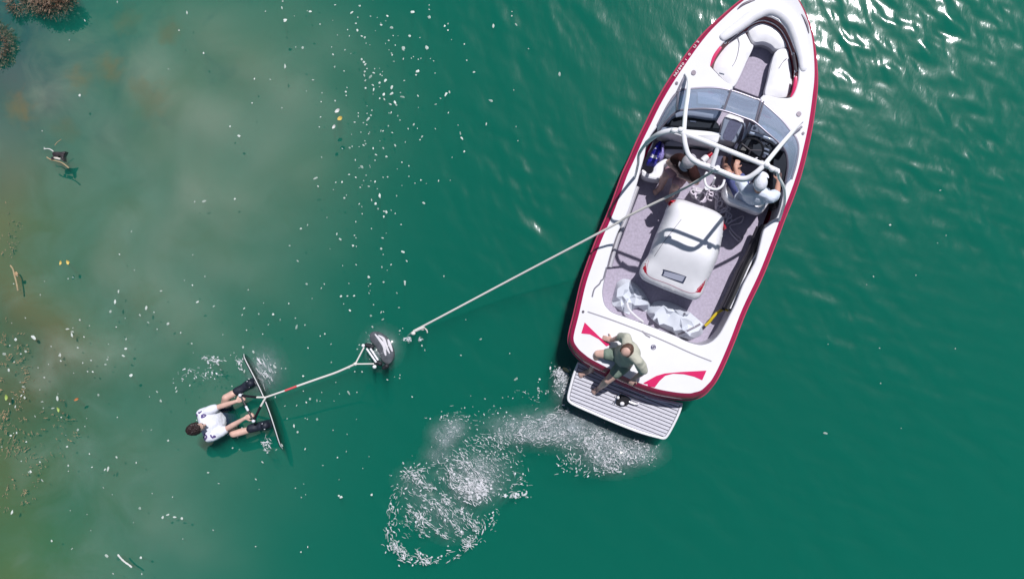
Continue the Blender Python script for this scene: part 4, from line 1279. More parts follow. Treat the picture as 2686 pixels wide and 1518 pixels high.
obj('splash_mound', slab(fo, 0.05, r=0.02, crown=0.02, step=0.04), mat('splash_grey', (0.10, 0.11, 0.125), 0.06, var=0.25, vscale=16), HB)  # solid grey body standing in for the glassy splash around the handle

HL = thing('tow_bar', 'black tow handle with white bridle held by the person in the water', 'tow bar', z6(800, 880, 0.1))
b0, b1 = z6(728, 752, 0.15), z6(862, 1010, 0.15)
bar = obj('bar', tube([b0, b1], 0.014, 10), BLACK, HL)
obj('grip_mark', tube([b0.lerp(b1, 0.42), b0.lerp(b1, 0.60)], 0.016, 10), TEE, HL)
yk = z6(985, 772, 0.17)
for e, mid in ((b0, z6(895, 772, 0.16)), (b1, z6(935, 862, 0.16))):
    obj('side_tube', tube([e.lerp(mid, 0.12), mid], 0.019, 10), BLACK, HL)
    obj('bridle', tube([mid, yk], 0.014, 8), ROPEW, HL)
for e in (b0, b1): obj('bar_end', ellipsoid(e, 0.026, 0.026, 0.024, nu=12, nv=8), TEE, HL)
HR = thing('tow_rope', 'short white and red rope joining the two tow handles', 'rope', z6(1400, 620, 0.1))
mid1, mid2 = z6(1180, 705, 0.16), z6(1300, 660, 0.16)
obj('rope', tube(spline([yk, mid1], 8), 0.0135, 8), ROPEW, HR)
obj('red_wrap', tube([mid1, mid2], 0.017, 8), ROPER, HR)
obj('rope', tube(spline([mid2, z6(1500, 590, 0.15), z6(1700, 520, 0.15), v0], 8), 0.016, 8), ROPEW, HR)

# ---- wakeboard standing on edge against the rider's feet
WB = thing('wakeboard', 'black wakeboard standing on edge in the water under the feet of the rider', 'wakeboard', z6(900, 840, 0.0))
e0, e1 = z6(692, 352, 0.10), z6(1088, 1318, 0.10)
ld = (e1 - e0).normalized()
nd = Vector((-ld.y, ld.x, 0))           # towards the boat
if nd.x < 0: nd = -nd
Lb = (e1 - e0).length
V, Fc = [], []
nu_, nw_ = 28, 7
tilt = Vector((0.30 * nd.x, 0.30 * nd.y, 1)).normalized()
for side_ in (0, 1):
    for i in range(nu_ + 1):
        u = i / nu_
        w_ = 0.20 * (max(0.0, 1 - abs(2 * u - 1) ** 3.2)) ** 0.5 + 0.012
        rock = 0.085 * (1 - (2 * u - 1) ** 2)
        for j in range(nw_):
            v_ = (j / (nw_ - 1) - 0.5) * 2
            c = e0 + ld * (u * Lb) - Vector((0, 0, 0.19)) + tilt * (v_ * w_) + nd * rock
            V.append(c + nd * (0.014 if side_ else -0.020))
for side_ in (0, 1):
    for i in range(nu_):
        for j in range(nw_ - 1):
            a = side_ * (nu_ + 1) * nw_ + i * nw_ + j
            q = (a, a + 1, a + nw_ + 1, a + nw_)
            Fc.append(q if side_ else tuple(reversed(q)))
k2 = (nu_ + 1) * nw_
for i in range(nu_):
    for j in (0, nw_ - 1):
        a = i * nw_ + j
        Fc.append((a, a + nw_, a + nw_ + k2, a + k2))
for i in (0, nu_):
    for j in range(nw_ - 1):
        a = i * nw_ + j
        Fc.append((a, a + 1, a + 1 + k2, a + k2))
bvf = weld((V, Fc))
obj('board', bvf, mat('board_black', (0.012, 0.013, 0.016), 0.3), WB)
top = [V[i * nw_ + nw_ - 1] + nd * 0.012 + Vector((0, 0, 0.004)) for i in range(nu_ + 1)]
obj('edge_stripe', tube([p + nd * 0.012 for p in top], 0.007, 6), mat('edge_white', (0.72, 0.74, 0.74), 0.3), WB)
BOOT = mat('boot_navy', (0.010, 0.014, 0.028), 0.6, var=0.3, vscale=20)
for a, b, c_ in (((700, 712), (800, 655), (862, 625)), ((838, 1085), (940, 1062), (1012, 1045))):
    p0, p1, p2_ = z6(*a, -0.02), z6(*b, -0.05), z6(*c_, -0.07)
    bt = obj('binding', fuse(join(chain([p0, p0.lerp(p1, .6), p1], [0.070, 0.068, 0.072]), chain([p1, p2_], [0.078, 0.085]), chain([p2_ + Vector((0, 0, 0.08)), p2_ + Vector((0, 0, -0.10))], [0.06, 0.06])), 0.012, 3, 0.006, 16), BOOT, WB, sharp=None)
    obj('cuff_edge', tube([p2_ + Vector((0, 0, 0.10)) - nd * 0.02 + ld * k_ * 0.05 for k_ in (-1, 0, 1)], 0.011, 8), TEE, bt)

# ================================================================== loose gear in the boat
noise.seed_set(3)
def cloth_heap(name, label, cat, pts, z0, hgt, m, fold=0.05, fs=7.0, seed=0, k=10, step=0.018, group=None, crumple=False):
    lp = spline([P(*Q(k, *p), z0 + 0.06) for p in pts], 3, True, corners=set(range(0, len(pts), 2)))
    def zf(x, y, z, border):
        if border: return z0 + 0.01
        if crumple:
            return z0 + hgt + fold * (0.15 + 0.85 * noise.random())
        d = min(math.hypot(p.x - x, p.y - y) for p in lp)
        q = Vector((x * 3 + seed, y * 3 - seed, seed))
        xx = x + 0.10 * noise.noise(q); yy = y + 0.10 * noise.noise(q + Vector((9, 2, 1)))
        zz_ = 0.0
        for k_ in range(5):
            a_ = seed * 1.7 + k_ * 1.25
            ph = (xx * math.cos(a_) + yy * math.sin(a_)) * fs * (0.55 + 0.30 * k_) + k_ * 0.37 + seed
            tri = abs((ph % 1.0) - 0.5) * 2
            zz_ += tri * (1.0, 0.8, 0.40, 0.10, 0.05)[k_] * (0.45 + 0.9 * max(0, noise.noise(q * 0.8 + Vector((k_, 0, 3)))))
        return z0 + 0.01 + (hgt + fold * zz_ * 0.62) * (1 - math.exp(-d / 0.022))
    v, f = sheet(lp, (), zf, step, 0.62 if crumple else 0.0)
    o = obj(name, (v, f), m, sharp=38 if crumple else 16)
    tag(o, label, cat, group)
    return o, bvh_of((v, f))
TARP = mat('tarp_silver', (0.62, 0.66, 0.74), 0.5, spec=0.4, var=0.03, vscale=8)
c1, b1_ = cloth_heap('boat_cover', 'crumpled silvery white canvas cover heaped on the aft cockpit floor, port end', 'canvas', [(385, 270), (480, 205), (600, 215), (720, 300), (850, 430), (950, 600), (985, 650), (890, 770), (760, 700), (640, 760), (600, 830), (450, 760), (310, 660), (300, 590), (340, 420)], FLOOR, 0.06, TARP, 0.15, 6.0, 3, step=0.066, crumple=True)
c2, b2_ = cloth_heap('boat_cover', 'silvery white canvas bundle with tied corner beside the yellow hose', 'canvas', [(1030, 610), (1130, 585), (1300, 605), (1480, 680), (1660, 790), (1790, 900), (1890, 990), (1880, 1150), (1780, 1220), (1640, 1270), (1450, 1205), (1330, 1130), (1150, 1040), (900, 800)], FLOOR, 0.09, TARP, 0.14, 4.6, 8, step=0.080, crumple=True)
for pts, bb, oo in (([(1470, 1190), (1640, 1100), (1860, 1000)], b2_, c2),):
    obj('canvas_strap', ribbon(bb, [P(*Q(10, *p), 0.4) for p in pts], 0.03, 0.006, 6), mat('strap_grey', (0.22, 0.21, 0.25), 0.8), oo)
for p in ((1560, 815), (1075, 900)):
    c = P(*Q(10, *p), 0.38); zz = ray_z(b2_, c.x, c.y) or 0.38
    obj('canvas_eyelet', disc(Vector((c.x, c.y, zz)), 0.018, 0.006, 12), mat('eyelet_dark', (0.10, 0.10, 0.13), 0.4), c2)
ST = mat('strap_white', (0.72, 0.72, 0.75), 0.8)
so1 = obj('webbing_strap', tube(spline([P(*Q(10, *p), z) for p, z in (((560, 620), .36), ((600, 740), .34), ((720, 860), .30), ((840, 960), .24), ((690, 930), .19))], 6), 0.016, 8, flat=0.4), ST)
tag(so1, 'white webbing strap trailing over the canvas cover', 'strap')
YEL = mat('hose_yellow', (0.62, 0.46, 0.02), 0.5)
yh = obj('yellow_hose', tube(spline([P(*Q(18, *p), z) for p, z in (((1060, 430), .34), ((960, 410), .33), ((820, 490), .31), ((720, 590), .30), ((640, 690), .28), ((560, 760), .27))], 6), 0.022, 10), YEL)
tag(yh, 'yellow hose curving over the aft cockpit floor', 'hose')
# tangled rope by the pylon
tg = []
r_ = random.Random(4)
ctrs = [Q(3, *p) for p in ((1000, 640), (1080, 700), (1230, 650), (1290, 690), (1200, 720), (1300, 780), (1330, 830), (1370, 870), (1340, 900), (1400, 850), (1420, 940), (1400, 980))]
path = []
for i, (a, b) in enumerate(ctrs):
    rr_ = r_.uniform(6, 15)
    a0_ = r_.random() * 6.28
    for k in range(7):
        an = a0_ + k * 0.95
        path.append(P(a + rr_ * math.cos(an) * r_.uniform(.7, 1.2), b + rr_ * math.sin(an) * r_.uniform(.7, 1.2), 0.42 - 0.018 * i + r_.uniform(-0.02, 0.03)))
path += [P(*Q(3, *p), 0.18) for p in ((1580, 940), (1560, 1020), (1430, 1060), (1500, 1160), (1560, 1210), (1540, 1240), (1470, 1180), (1420, 1110))]
tr_ = obj('tangled_rope', tube(spline(path, 5), 0.012, 6), rope_mat('rope_lilac', (0.62, 0.55, 0.66), (0.78, 0.72, 0.80)))
tag(tr_, 'tangled pale rope heaped between engine cover and driver seat', 'rope')
# blue bag by the observer
bgp = [(640, 290), (690, 330), (640, 470), (640, 600), (600, 740), (520, 990), (380, 980), (255, 950), (340, 740), (400, 600), (470, 470), (540, 360)]
BAG = mat('bag_blue', (0.012, 0.012, 0.30), 0.5, var=0.3, vscale=14)
bag, bb_ = cloth_heap('life_vest', 'blue life vest with white piping wedged beside the port seat', 'life vest', bgp, 0.45, 0.12, BAG, 0.03, 9, 2, 16, 0.015)
for pts in ([(380, 680), (450, 750), (560, 760)], [(420, 560), (480, 520), (500, 550)]):
    obj('white_panel', ribbon(bb_, [P(*Q(16, *p), .55) for p in pts], 0.045, 0.006, 4), TEE, bag)
lp = [(690, 340), (760, 420), (760, 640), (720, 780), (620, 850), (560, 760), (640, 600), (640, 470)]
lv_, _b = cloth_heap('towel', 'crumpled lilac towel between the blue life vest and the port seat', 'towel', lp, 0.44, 0.10, mat('towel_lilac', (0.34, 0.30, 0.66), 0.95, spec=0.1, var=0.2, vscale=30), 0.05, 14, 5, 16, 0.015)
# red cup and white box by the aisle
cu = thing('drink_bottle', 'red topped white bottle lying by the aisle under the tower', 'bottle', P(*Q(7, 1320, 260), 0.5))
pA, pB, pC = P(*Q(7, 1430, 170), 0.56), P(*Q(7, 1350, 240), 0.56), P(*Q(7, 1230, 350), 0.55)
obj('bottle_cap', tube([pA, pA.lerp(pB, .6), pB], [0.030, 0.034, 0.034], 12), REDV, cu)
obj('bottle_body', tube([pB, pB.lerp(pC, .15), pC.lerp(pB, .1), pC], [0.030, 0.048, 0.050, 0.035], 14), VINYL, cu)
bs = slab(spline([P(*Q(7, *p), 0.49) for p in ((1000, 90), (1200, 110), (1480, 180), (1420, 440), (1180, 380), (1030, 260))], 3, True), 0.33, r=0.02, step=0.1)
part('aisle_seat', bs, mat('seat_rose_grey', (0.40, 0.35, 0.40), 0.6))

cd = obj('loose_cord', tube(spline([DT(*q, 0.006) for q in QL(4, (245, 1080), (270, 990), (330, 930), (350, 890), (375, 870), (395, 800), (415, 730))], 5), 0.010, 6), mat('cord_grey', (0.22, 0.21, 0.25), 0.7))
tag(cd, 'thin grey cord lying over the port gunwale near the stern', 'cord')

# ================================================================== on the water
def froth_mat(name, col, lo, hi):
    m = bpy.data.materials.new(name); m.use_nodes = True
    t = m.node_tree
    b = t.nodes['Principled BSDF']
    b.inputs['Base Color'].default_value = (*col, 1); b.inputs['Roughness'].default_value = 0.35
    o = t.nodes['Material Output']
    a = t.nodes.new('ShaderNodeAttribute'); a.attribute_name = 'body'
    r = t.nodes.new('ShaderNodeMapRange'); r.inputs['To Min'].default_value = lo; r.inputs['To Max'].default_value = hi
    t.links.new(a.outputs['Fac'], r.inputs['Value'])
    tr = t.nodes.new('ShaderNodeBsdfTransparent'); mx = t.nodes.new('ShaderNodeMixShader')
    t.links.new(r.outputs[0], mx.inputs[0]); t.links.new(tr.outputs[0], mx.inputs[1]); t.links.new(b.outputs[0], mx.inputs[2])
    t.links.new(mx.outputs[0], o.inputs['Surface'])
    return m
FOAM_GLINT = froth_mat('foam_glint_white', (0.84, 0.85, 0.89), 0.10, 0.90)
class Bits:
    """Collects small floating blobs (flattened domes) and thin curls into one mesh."""
    def __init__(self): self.v, self.f, self.b = [], [], []
    def blob(self, x, y, r, el=1.0, an=0.0, h=0.4, seg=7, lift=0.002):
        k = len(self.v)
        z = wz(x, y) + lift
        ca, sa = math.cos(an), math.sin(an)
        for j in range(seg):
            t_ = 2 * math.pi * j / seg + random.uniform(-.2, .2)
            rr = r * random.uniform(.7, 1.2)
            u, w = rr * el * math.cos(t_), rr * math.sin(t_)
            self.v.append((x + u * ca - w * sa, y + u * sa + w * ca, z))
        self.v.append((x, y, z + r * h))
        self.b += [random.random() ** 1.3] * (seg + 1)
        for j in range(seg): self.f.append((k + j, k + (j + 1) % seg, k + seg))
    def curl(self, x, y, L, w, an, bend):
        pts = []
        a = an - bend / 2
        px_, py_ = x - math.cos(an) * L / 2, y - math.sin(an) * L / 2
        n = 5
        for j in range(n + 1):
            pts.append(Vector((px_, py_, wz(px_, py_) + 0.003)))
            px_ += math.cos(a) * L / n; py_ += math.sin(a) * L / n
            a += bend / n
        v, f = tube(pts, [w * (0.35 + 0.65 * math.sin(math.pi * (j + .5) / (n + 1))) * random.uniform(.6, 1.2) for j in range(n + 1)], 5, flat=0.6)
        k = len(self.v)
        self.v += [tuple(p) for p in v]
        self.b += [random.random() ** 2.0] * len(v)
        self.f += [tuple(i + k for i in q) for q in f]
U = 1 / WPX
def body_attr(o, bits):
    at = o.data.attributes.new('body', 'FLOAT', 'POINT')
    at.data.foreach_set('value', bits.b)
wash = Bits()  # white bits: foam plus painted sun glints on the churned water
# (zoom, x, y, rx, ry, count, size, streak share, streak angle)
REG = [(1230, 400, 230, 95, 420, 1.0, .7, .6), (1740, 560, 220, 110, 520, 1.2, .5, .5), (1520, 450, 150, 80, 200, 1.1, .6, .5), (1620, 470, 110, 60, 120, 1.1, .5, .5), (800, 640, 270, 190, 620, 1.15, .6, -.6),
       (780, 820, 120, 90, 300, 1.8, .4, -.6), (350, 760, 130, 95, 110, 1.3, .6, -.8), (520, 960, 230, 120, 110, 1.3, .85, -.85), (650, 1080, 170, 110, 90, 1.3, .9, -.9), (330, 1040, 110, 90, 80, 1.2, .5, -.6),
       (215, 1210, 50, 60, 30, 1.3, .4, -.7), (735, 1200, 55, 50, 50, 1.3, .7, -.7),
       (900, 300, 320, 110, 70, 1.1, .3, 0), (1080, 770, 90, 80, 40, 1.4, .3, 0), (1060, 862, 120, 22, 50, 2.2, .1, 0), (1390, 60, 70, 90, 170, 1.3, .5, 1.0), (1430, 600, 70, 90, 60, 1.4, .4, -.7),
       (1950, 560, 110, 65, 150, 1.1, .6, .5), (620, 330, 120, 60, 60, 1.2, .4, 0), (900, 1020, 70, 90, 40, 1.3, .2, 0), (1200, 150, 130, 60, 35, 1.2, .2, 0), (1600, 690, 180, 40, 60, 1.4, .3, .3), (960, 470, 200, 90, 160, 1.2, .5, -.4)]
for cx_, cy_, rx_, ry_, n_, sz, st_, an_ in REG:
    for _ in range(int(n_ * 0.75)):
        a, b = random.gauss(0, .55), random.gauss(0, .55)
        px_, py_ = Q(12, cx_ + a * rx_, cy_ + b * ry_)
        x, y = wx(px_), wy(py_)
        if random.random() < st_:
            wash.curl(x, y, random.uniform(3.5, 12) * U * sz, random.uniform(.35, .85) * U * sz, an_ + random.gauss(0, .42), random.gauss(0, .9))
        else:
            wash.blob(x, y, random.uniform(0.6, 1.7) * U * sz, random.uniform(1, 2.2), random.uniform(0, 3.1))
# swirl lines: the ring thrown by the turning propeller and the streaks across it
LINES = [((640, 640), (420, 660), (280, 740), (200, 880), (170, 1040), (180, 1180), (230, 1270), (330, 1310), (440, 1330), (560, 1300), (740, 1225), (800, 1120), (770, 1010), 330, 26),
         ((300, 690), (380, 760), (470, 820), 70, 16), ((400, 860), (520, 950), (620, 1060), (740, 1210), 130, 16), ((300, 960), (420, 1050), (560, 1150), 80, 18), ((540, 880), (680, 980), (800, 1110), 100, 16),
         ((600, 680), (700, 780), (860, 830), 110, 18), ((660, 560), (760, 680), (860, 760), 90, 20), ((430, 920), (380, 1060), (430, 1150), 60, 20), ((360, 1260), (440, 1340), 50, 12), ((190, 1200), (290, 1290), 60, 16),
         ((560, 720), (640, 800), (760, 900), 90, 22), ((1560, 480), (1700, 620), (1800, 690), 110, 26), ((1640, 420), (1800, 520), (1900, 620), 110, 30), ((1030, 400), (1250, 470), (1420, 440), 90, 26), ((1100, 360), (1300, 330), (1420, 250), 80, 26)]
for ln in LINES:
    *pts_, cnt, jit = ln
    cv = spline([Vector((a, b, 0)) for a, b in pts_], 12)
    for _ in range(int(cnt * .85)):
        i_ = random.randrange(len(cv) - 1)
        p_ = cv[i_].lerp(cv[i_ + 1], random.random()); d_ = cv[i_ + 1] - cv[i_]
        px_, py_ = Q(12, p_.x + random.gauss(0, jit * .95), p_.y + random.gauss(0, jit * .95))
        x, y = wx(px_), wy(py_)
        if random.random() < .7:
            wash.curl(x, y, random.uniform(5, 15) * U * 1.2, random.uniform(.4, 1.15) * U * 1.3, math.atan2(-d_.y, d_.x) + random.gauss(0, .35), random.gauss(0, .8))
        else:
            wash.blob(x, y, random.uniform(0.8, 2.2) * U * 1.2, random.uniform(1, 2), random.uniform(0, 3.1))
# froth and painted sun streaks beside the board, the handle and the feet
for k, cx_, cy_, rx_, ry_, n_, sz, st_, an_ in ((6, 970, 520, 110, 150, 46, 1.7, .75, -1.05), (6, 470, 400, 120, 50, 50, 1.2, .6, -.2), (6, 330, 540, 220, 70, 46, 1.3, .3, -.2), (6, 990, 1240, 45, 90, 26, 1.4, .7, -1.0),
                                             (6, 720, 430, 40, 60, 16, 1.4, .7, -.9), (14, 850, 620, 260, 320, 50, 1.0, .6, -1.0), (14, 1560, 440, 90, 80, 26, 1.2, .4, 0), (14, 1860, 440, 60, 60, 8, 1.6, .2, 0), (6, 640, 1120, 200, 60, 26, 1.0, .3, 0), (6, 640, 740, 90, 50, 14, .9, .3, 0),
                                             (5, 30, 680, 60, 60, 70, 1.2, .5, .5)):
    for _ in range(n_):
        px_, py_ = Q(k, cx_ + random.gauss(0, .5) * rx_, cy_ + random.gauss(0, .5) * ry_)
        x, y = wx(px_), wy(py_)
        if random.random() < st_:
            wash.curl(x, y, random.uniform(4, 14) * U * sz, random.uniform(.45, 1.2) * U * sz, an_ + random.gauss(0, .15 if k == 6 and cx_ == 970 else .6), random.gauss(0, .5))
        else:
            wash.blob(x, y, random.uniform(0.8, 1.9) * U * sz, random.uniform(1, 2), random.uniform(0, 3.1))
fo_ = obj('foam', (wash.v, wash.f), FOAM_GLINT, None, loc=(0, 0, 0), sharp=None)
body_attr(fo_, wash)
tag(fo_, 'white foam and painted sun glints behind the boat and around the rider', None, None, 'stuff')

# cloud of fine bubbles just below the surface; board and handle patches paint reflected sky
CL = [(12, 1250, 390, 230, 90, .8), (12, 1450, 380, 180, 100, .8), (12, 1700, 480, 200, 100, .6), (12, 560, 440, 90, 80, .65), (12, 640, 380, 70, 60, .5), (12, 1000, 400, 160, 90, .35), (12, 780, 700, 200, 140, .5),
      (12, 780, 820, 130, 90, .6), (12, 440, 930, 160, 110, .22), (12, 600, 1050, 160, 120, .22), (12, 340, 760, 120, 90, .22), (12, 1960, 560, 120, 70, .6), (12, 1740, 600, 180, 90, .55), (12, 500, 580, 80, 60, .4),
      (6, 960, 500, 150, 190, .50), (14, 900, 640, 330, 340, .55), (12, 1400, 100, 60, 90, .6)]
bx_ = np.arange(wx(500), wx(1800), 0.03); by_ = np.arange(wy(1500), wy(820), 0.03)
GX, GY = np.meshgrid(bx_, by_)
FA = np.zeros_like(GX)
for k, a, b, r1, r2, g in CL:
    c = Q(k, a, b); s_ = ZOOM[k][2] * U
    FA = 1 - (1 - FA) * (1 - g * np.exp(-(((GX - wx(c[0])) / (r1 * s_)) ** 2 + ((GY - wy(c[1])) / (r2 * s_)) ** 2)))
nxx, nyy = len(bx_), len(by_)
GZ = wave(GX, GY) - 0.028
ids = (np.arange(nyy - 1)[:, None] * nxx + np.arange(nxx - 1)[None, :]).ravel()
fm = FA.ravel()
q4 = np.stack([ids, ids + 1, ids + nxx + 1, ids + nxx], 1)
q4 = q4[fm[q4].max(1) > 0.03]
used = np.unique(q4)
rem = -np.ones(len(fm), int); rem[used] = np.arange(len(used))
bub = obj('bubbles_and_sky_sheen', (np.stack([GX.ravel(), GY.ravel(), GZ.ravel()], 1)[used], rem[q4]), None, None, loc=(0, 0, 0), sharp=None)
at = bub.data.attributes.new('fade', 'FLOAT', 'POINT')
at.data.foreach_set('value', fm[used])
tag(bub, 'milky cloud of fine bubbles under the propeller wash, with painted sky reflection by the board', None, None, 'stuff')
m = bpy.data.materials.new('bubbles'); m.use_nodes = True
t = m.node_tree; t.nodes.clear()
oo = t.nodes.new('ShaderNodeOutputMaterial')
df_ = nnode('ShaderNodeBsdfDiffuse', Color=(0.46, 0.50, 0.53, 1))
tr = t.nodes.new('ShaderNodeBsdfTransparent')
mx = t.nodes.new('ShaderNodeMixShader')
at_ = t.nodes.new('ShaderNodeAttribute'); at_.attribute_name = 'fade'
tcx = t.nodes.new('ShaderNodeTexCoord')
nz = nnode('ShaderNodeTexNoise', Scale=7.0, Detail=8.0, Roughness=0.68, Distortion=1.2)
t.links.new(tcx.outputs['Object'], nz.inputs['Vector'])
rp = nnode('ShaderNodeMapRange', **{'From Min': 0.30, 'From Max': 0.70, 'To Min': 0.22})
t.links.new(nz.outputs['Fac'], rp.inputs['Value'])
mu = t.nodes.new('ShaderNodeMath'); mu.operation = 'MULTIPLY'
t.links.new(rp.outputs[0], mu.inputs[0]); t.links.new(at_.outputs['Fac'], mu.inputs[1])
# lace of froth riding on the bubbles
nf = nnode('ShaderNodeTexNoise', Scale=34.0, Detail=4.0, Roughness=0.6, Distortion=2.2)
t.links.new(tcx.outputs['Object'], nf.inputs['Vector'])
rf = nnode('ShaderNodeMapRange', **{'From Min': 0.55, 'From Max': 0.66})
t.links.new(nf.outputs['Fac'], rf.inputs['Value'])
fs2 = nnode('ShaderNodeMapRange', **{'From Min': 0.10, 'From Max': 0.55})
t.links.new(at_.outputs['Fac'], fs2.inputs['Value'])
lf = t.nodes.new('ShaderNodeMath'); lf.operation = 'MULTIPLY'
t.links.new(rf.outputs[0], lf.inputs[0]); t.links.new(fs2.outputs[0], lf.inputs[1])
cm = t.nodes.new('ShaderNodeMix'); cm.data_type = 'RGBA'
cm.inputs['A'].default_value = (0.42, 0.46, 0.50, 1); cm.inputs['B'].default_value = (0.86, 0.88, 0.92, 1)
t.links.new(lf.outputs[0], cm.inputs['Factor']); t.links.new(cm.outputs['Result'], df_.inputs['Color'])
mm_ = t.nodes.new('ShaderNodeMath'); mm_.operation = 'MAXIMUM'
t.links.new(mu.outputs[0], mm_.inputs[0]); t.links.new(lf.outputs[0], mm_.inputs[1])
t.links.new(mm_.outputs[0], mx.inputs[0]); t.links.new(tr.outputs[0], mx.inputs[1]); t.links.new(df_.outputs[0], mx.inputs[2])
t.links.new(mx.outputs[0], oo.inputs['Surface'])
bub.data.materials.append(m)

# drifting specks of pollen, petals and froth
fl_ = Bits()
DRIFT = [(960, 120, 180, 190, 90), (1000, 330, 150, 190, 90), (960, 560, 120, 140, 50), (980, 760, 120, 120, 26), (120, 980, 200, 190, 46), (260, 1250, 330, 260, 60), (560, 800, 380, 330, 44), (760, 1150, 300, 260, 50),
         (560, 200, 500, 330, 26), (1250, 120, 200, 200, 26), (700, 900, 200, 150, 26), (1140, 960, 260, 160, 22), (1680, 260, 60, 90, 14), (250, 900, 130, 60, 18), (2300, 800, 330, 400, 14), (840, 1040, 150, 120, 24)]
for a, b, r1, r2, n_ in DRIFT:
    for _ in range(n_):
        px_, py_ = a + random.gauss(0, .6) * r1, b + random.gauss(0, .6) * r2
        if 1490 < px_ < 2140 and py_ > 0: continue
        s_ = random.choice((1.2, 1.4, 1.6, 1.8, 2.2, 3.0)) * U * 1.0
        fl_.blob(wx(px_), wy(py_), s_, random.choice((1, 1.2, 1.5, 2.2)), random.uniform(0, 3.1), h=0.3)
for px_, py_, r_s in ((748, 54, 5.5), (41, 890, 5), (88, 885, 6), (190, 870, 4), (627, 357, 5), (12, 928, 5), (344, 984, 5), (290, 817, 4.5), (367, 1332, 5), (1000, 66, 4), (1082, 32, 5), (1126, 46, 5.5), (1027, 73, 5), (1058, 128, 6), (1120, 126, 6), (949, 438, 5), (1096, 187, 5), (477, 1359, 5), (80, 1236, 5), (280, 1457, 5), (209, 250, 4.5)):
    fl_.blob(wx(px_), wy(py_), r_s * 0.72 * U, random.uniform(1.0, 1.8), random.uniform(0, 3), h=0.3, seg=9)
dr = obj('drifting_specks', (fl_.v, fl_.f), froth_mat('speck_pale', (0.72, 0.78, 0.74), 0.35, 1.0), None, loc=(0, 0, 0), sharp=None)
body_attr(dr, fl_)
tag(dr, 'pale specks of pollen and petals drifting on the water', None, None, 'stuff')

# leaves and stems
def leaf(px_, py_, L, w, an, m, label, curlz=0.01):
    x, y = wx(px_), wy(py_)
    n = 8
    V, Fc = [], []
    for i in range(n + 1):
        u = i / n
        hw = w / 2 * math.sin(math.pi * min(1, u * 0.93 + 0.05)) ** 0.8
        for s in (-1, 0, 1):
            lx, ly = (u - .5) * L, s * hw
            X_, Y_ = x + lx * math.cos(an) - ly * math.sin(an), y + lx * math.sin(an) + ly * math.cos(an)
            V.append((X_, Y_, wz(X_, Y_) + 0.004 + curlz * abs(s) + curlz * (2 * u - 1) ** 2))
    for i in range(n):
        for s in (0, 1):
            a = i * 3 + s
            Fc.append((a, a + 3, a + 4, a + 1))
    o = obj('floating_leaf', (V, Fc), m)
    return tag(o, label, 'leaf', 'leaves adrift on the lake')
LY = mat('leaf_yellow', (0.62, 0.46, 0.12), 0.6, var=0.1, vscale=30)
LG = mat('leaf_green', (0.30, 0.42, 0.10), 0.6, var=0.1, vscale=30)
LP = mat('leaf_pale', (0.66, 0.66, 0.64), 0.6, var=0.1, vscale=30)
LO = mat('leaf_orange', (0.50, 0.20, 0.08), 0.6, var=0.1, vscale=30)
leaf(893, 311, .085, .06, .6, LY, 'golden yellow leaf afloat among white specks right of the shoal')
leaf(877, 333, .075, .04, 1.0, LP, 'pale pinkish leaf afloat just below the golden leaf')
leaf(886, 291, .09, .05, .7, LP, 'pale crumpled leaf afloat just above the golden leaf')
leaf(161, 689, .07, .035, 1.4, LY, 'yellow leaf afloat at the left, left one of a touching pair')
leaf(180, 688, .07, .05, 1.9, LY, 'yellow leaf afloat at the left, right one of a touching pair')
leaf(155, 1073, .08, .04, 1.9, LG, 'yellow-green leaf afloat in the lower left')
leaf(203, 1046, .08, .035, .5, LO, 'orange leaf afloat in the lower left')
leaf(19, 1041, .09, .05, 1.6, LG, 'green leaf afloat at the far left edge')
leaf(1485, 969, .12, .05, -.6, mat('leaf_straw', (0.62, 0.56, 0.30), 0.6), 'straw-coloured leaf afloat beside the swim platform corner')
STEMM = mat('stem_straw', (0.38, 0.30, 0.18), 0.7, var=0.15, vscale=20)
st = thing('weed_stem', 'thin straw-brown weed stem with a small leaf afloat near the left edge', 'stem', P(38, 725, 0))
obj('stem', tube(spline([P(a, b, wz(wx(a), wy(b)) + .006) for a, b in ((27, 696), (34, 706), (38, 722), (43, 740), (47, 762))], 5), 0.010, 6), STEMM, st)
obj('leaf', ellipsoid(P(42, 718, .01), .026, .034, .006, nu=10, nv=6), mat('leaf_rust', (0.42, 0.28, 0.16), 0.6), st)
tw_ = obj('floating_twig', tube(spline([P(a, b, .008) for a, b in ((309, 1453), (318, 1464), (329, 1474), (338, 1480), (346, 1487))], 5), [0.009 + 0.006 * ((i * 7) % 5) / 5 for i in range(21)], 6), LP)
tag(tw_, 'pale broken twig afloat near the bottom left', 'twig')

# dark snag with twigs
z15 = lambda x, y, z: P(*Q(15, x, y), z)
SN = thing('driftwood', 'small dark driftwood chunk with pale split end and thin twigs', 'driftwood', z15(760, 860, 0))
WOODD = mat('wet_wood', (0.035, 0.028, 0.032), 0.45, var=0.4, vscale=40, bump=0.5, bscale=90)
snl = [z15(*p, 0.018) for p in ((530, 750), (650, 695), (850, 705), (1030, 690), (985, 800), (950, 900), (960, 1070), (890, 1010), (830, 870), (700, 900), (560, 870))]
sv = slab(spline(snl, 3, True), 0.06, r=0.008, crown=0.02, step=0.02)
obj('wood', sv, WOODD, SN)
obj('pale_split', tube([z15(620, 930, .03), z15(720, 955, .035), z15(860, 990, .03)], [0.012, 0.02, 0.014], 8), mat('wood_pale', (0.62, 0.58, 0.52), 0.7), SN)
for pts, r_s in (([(590, 700), (480, 620), (370, 590), (230, 605)], .008), ([(330, 910), (500, 1010), (900, 1120), (1180, 1330)], .009), ([(560, 900), (560, 1010)], .02), ([(880, 230), (800, 290), (720, 350), (640, 460)], .005)):
    obj('twig', tube(spline([z15(*p, .012) for p in pts], 5), r_s, 6), LP if pts[0][0] == 590 else STEMM if r_s < .01 else WOODD, SN)

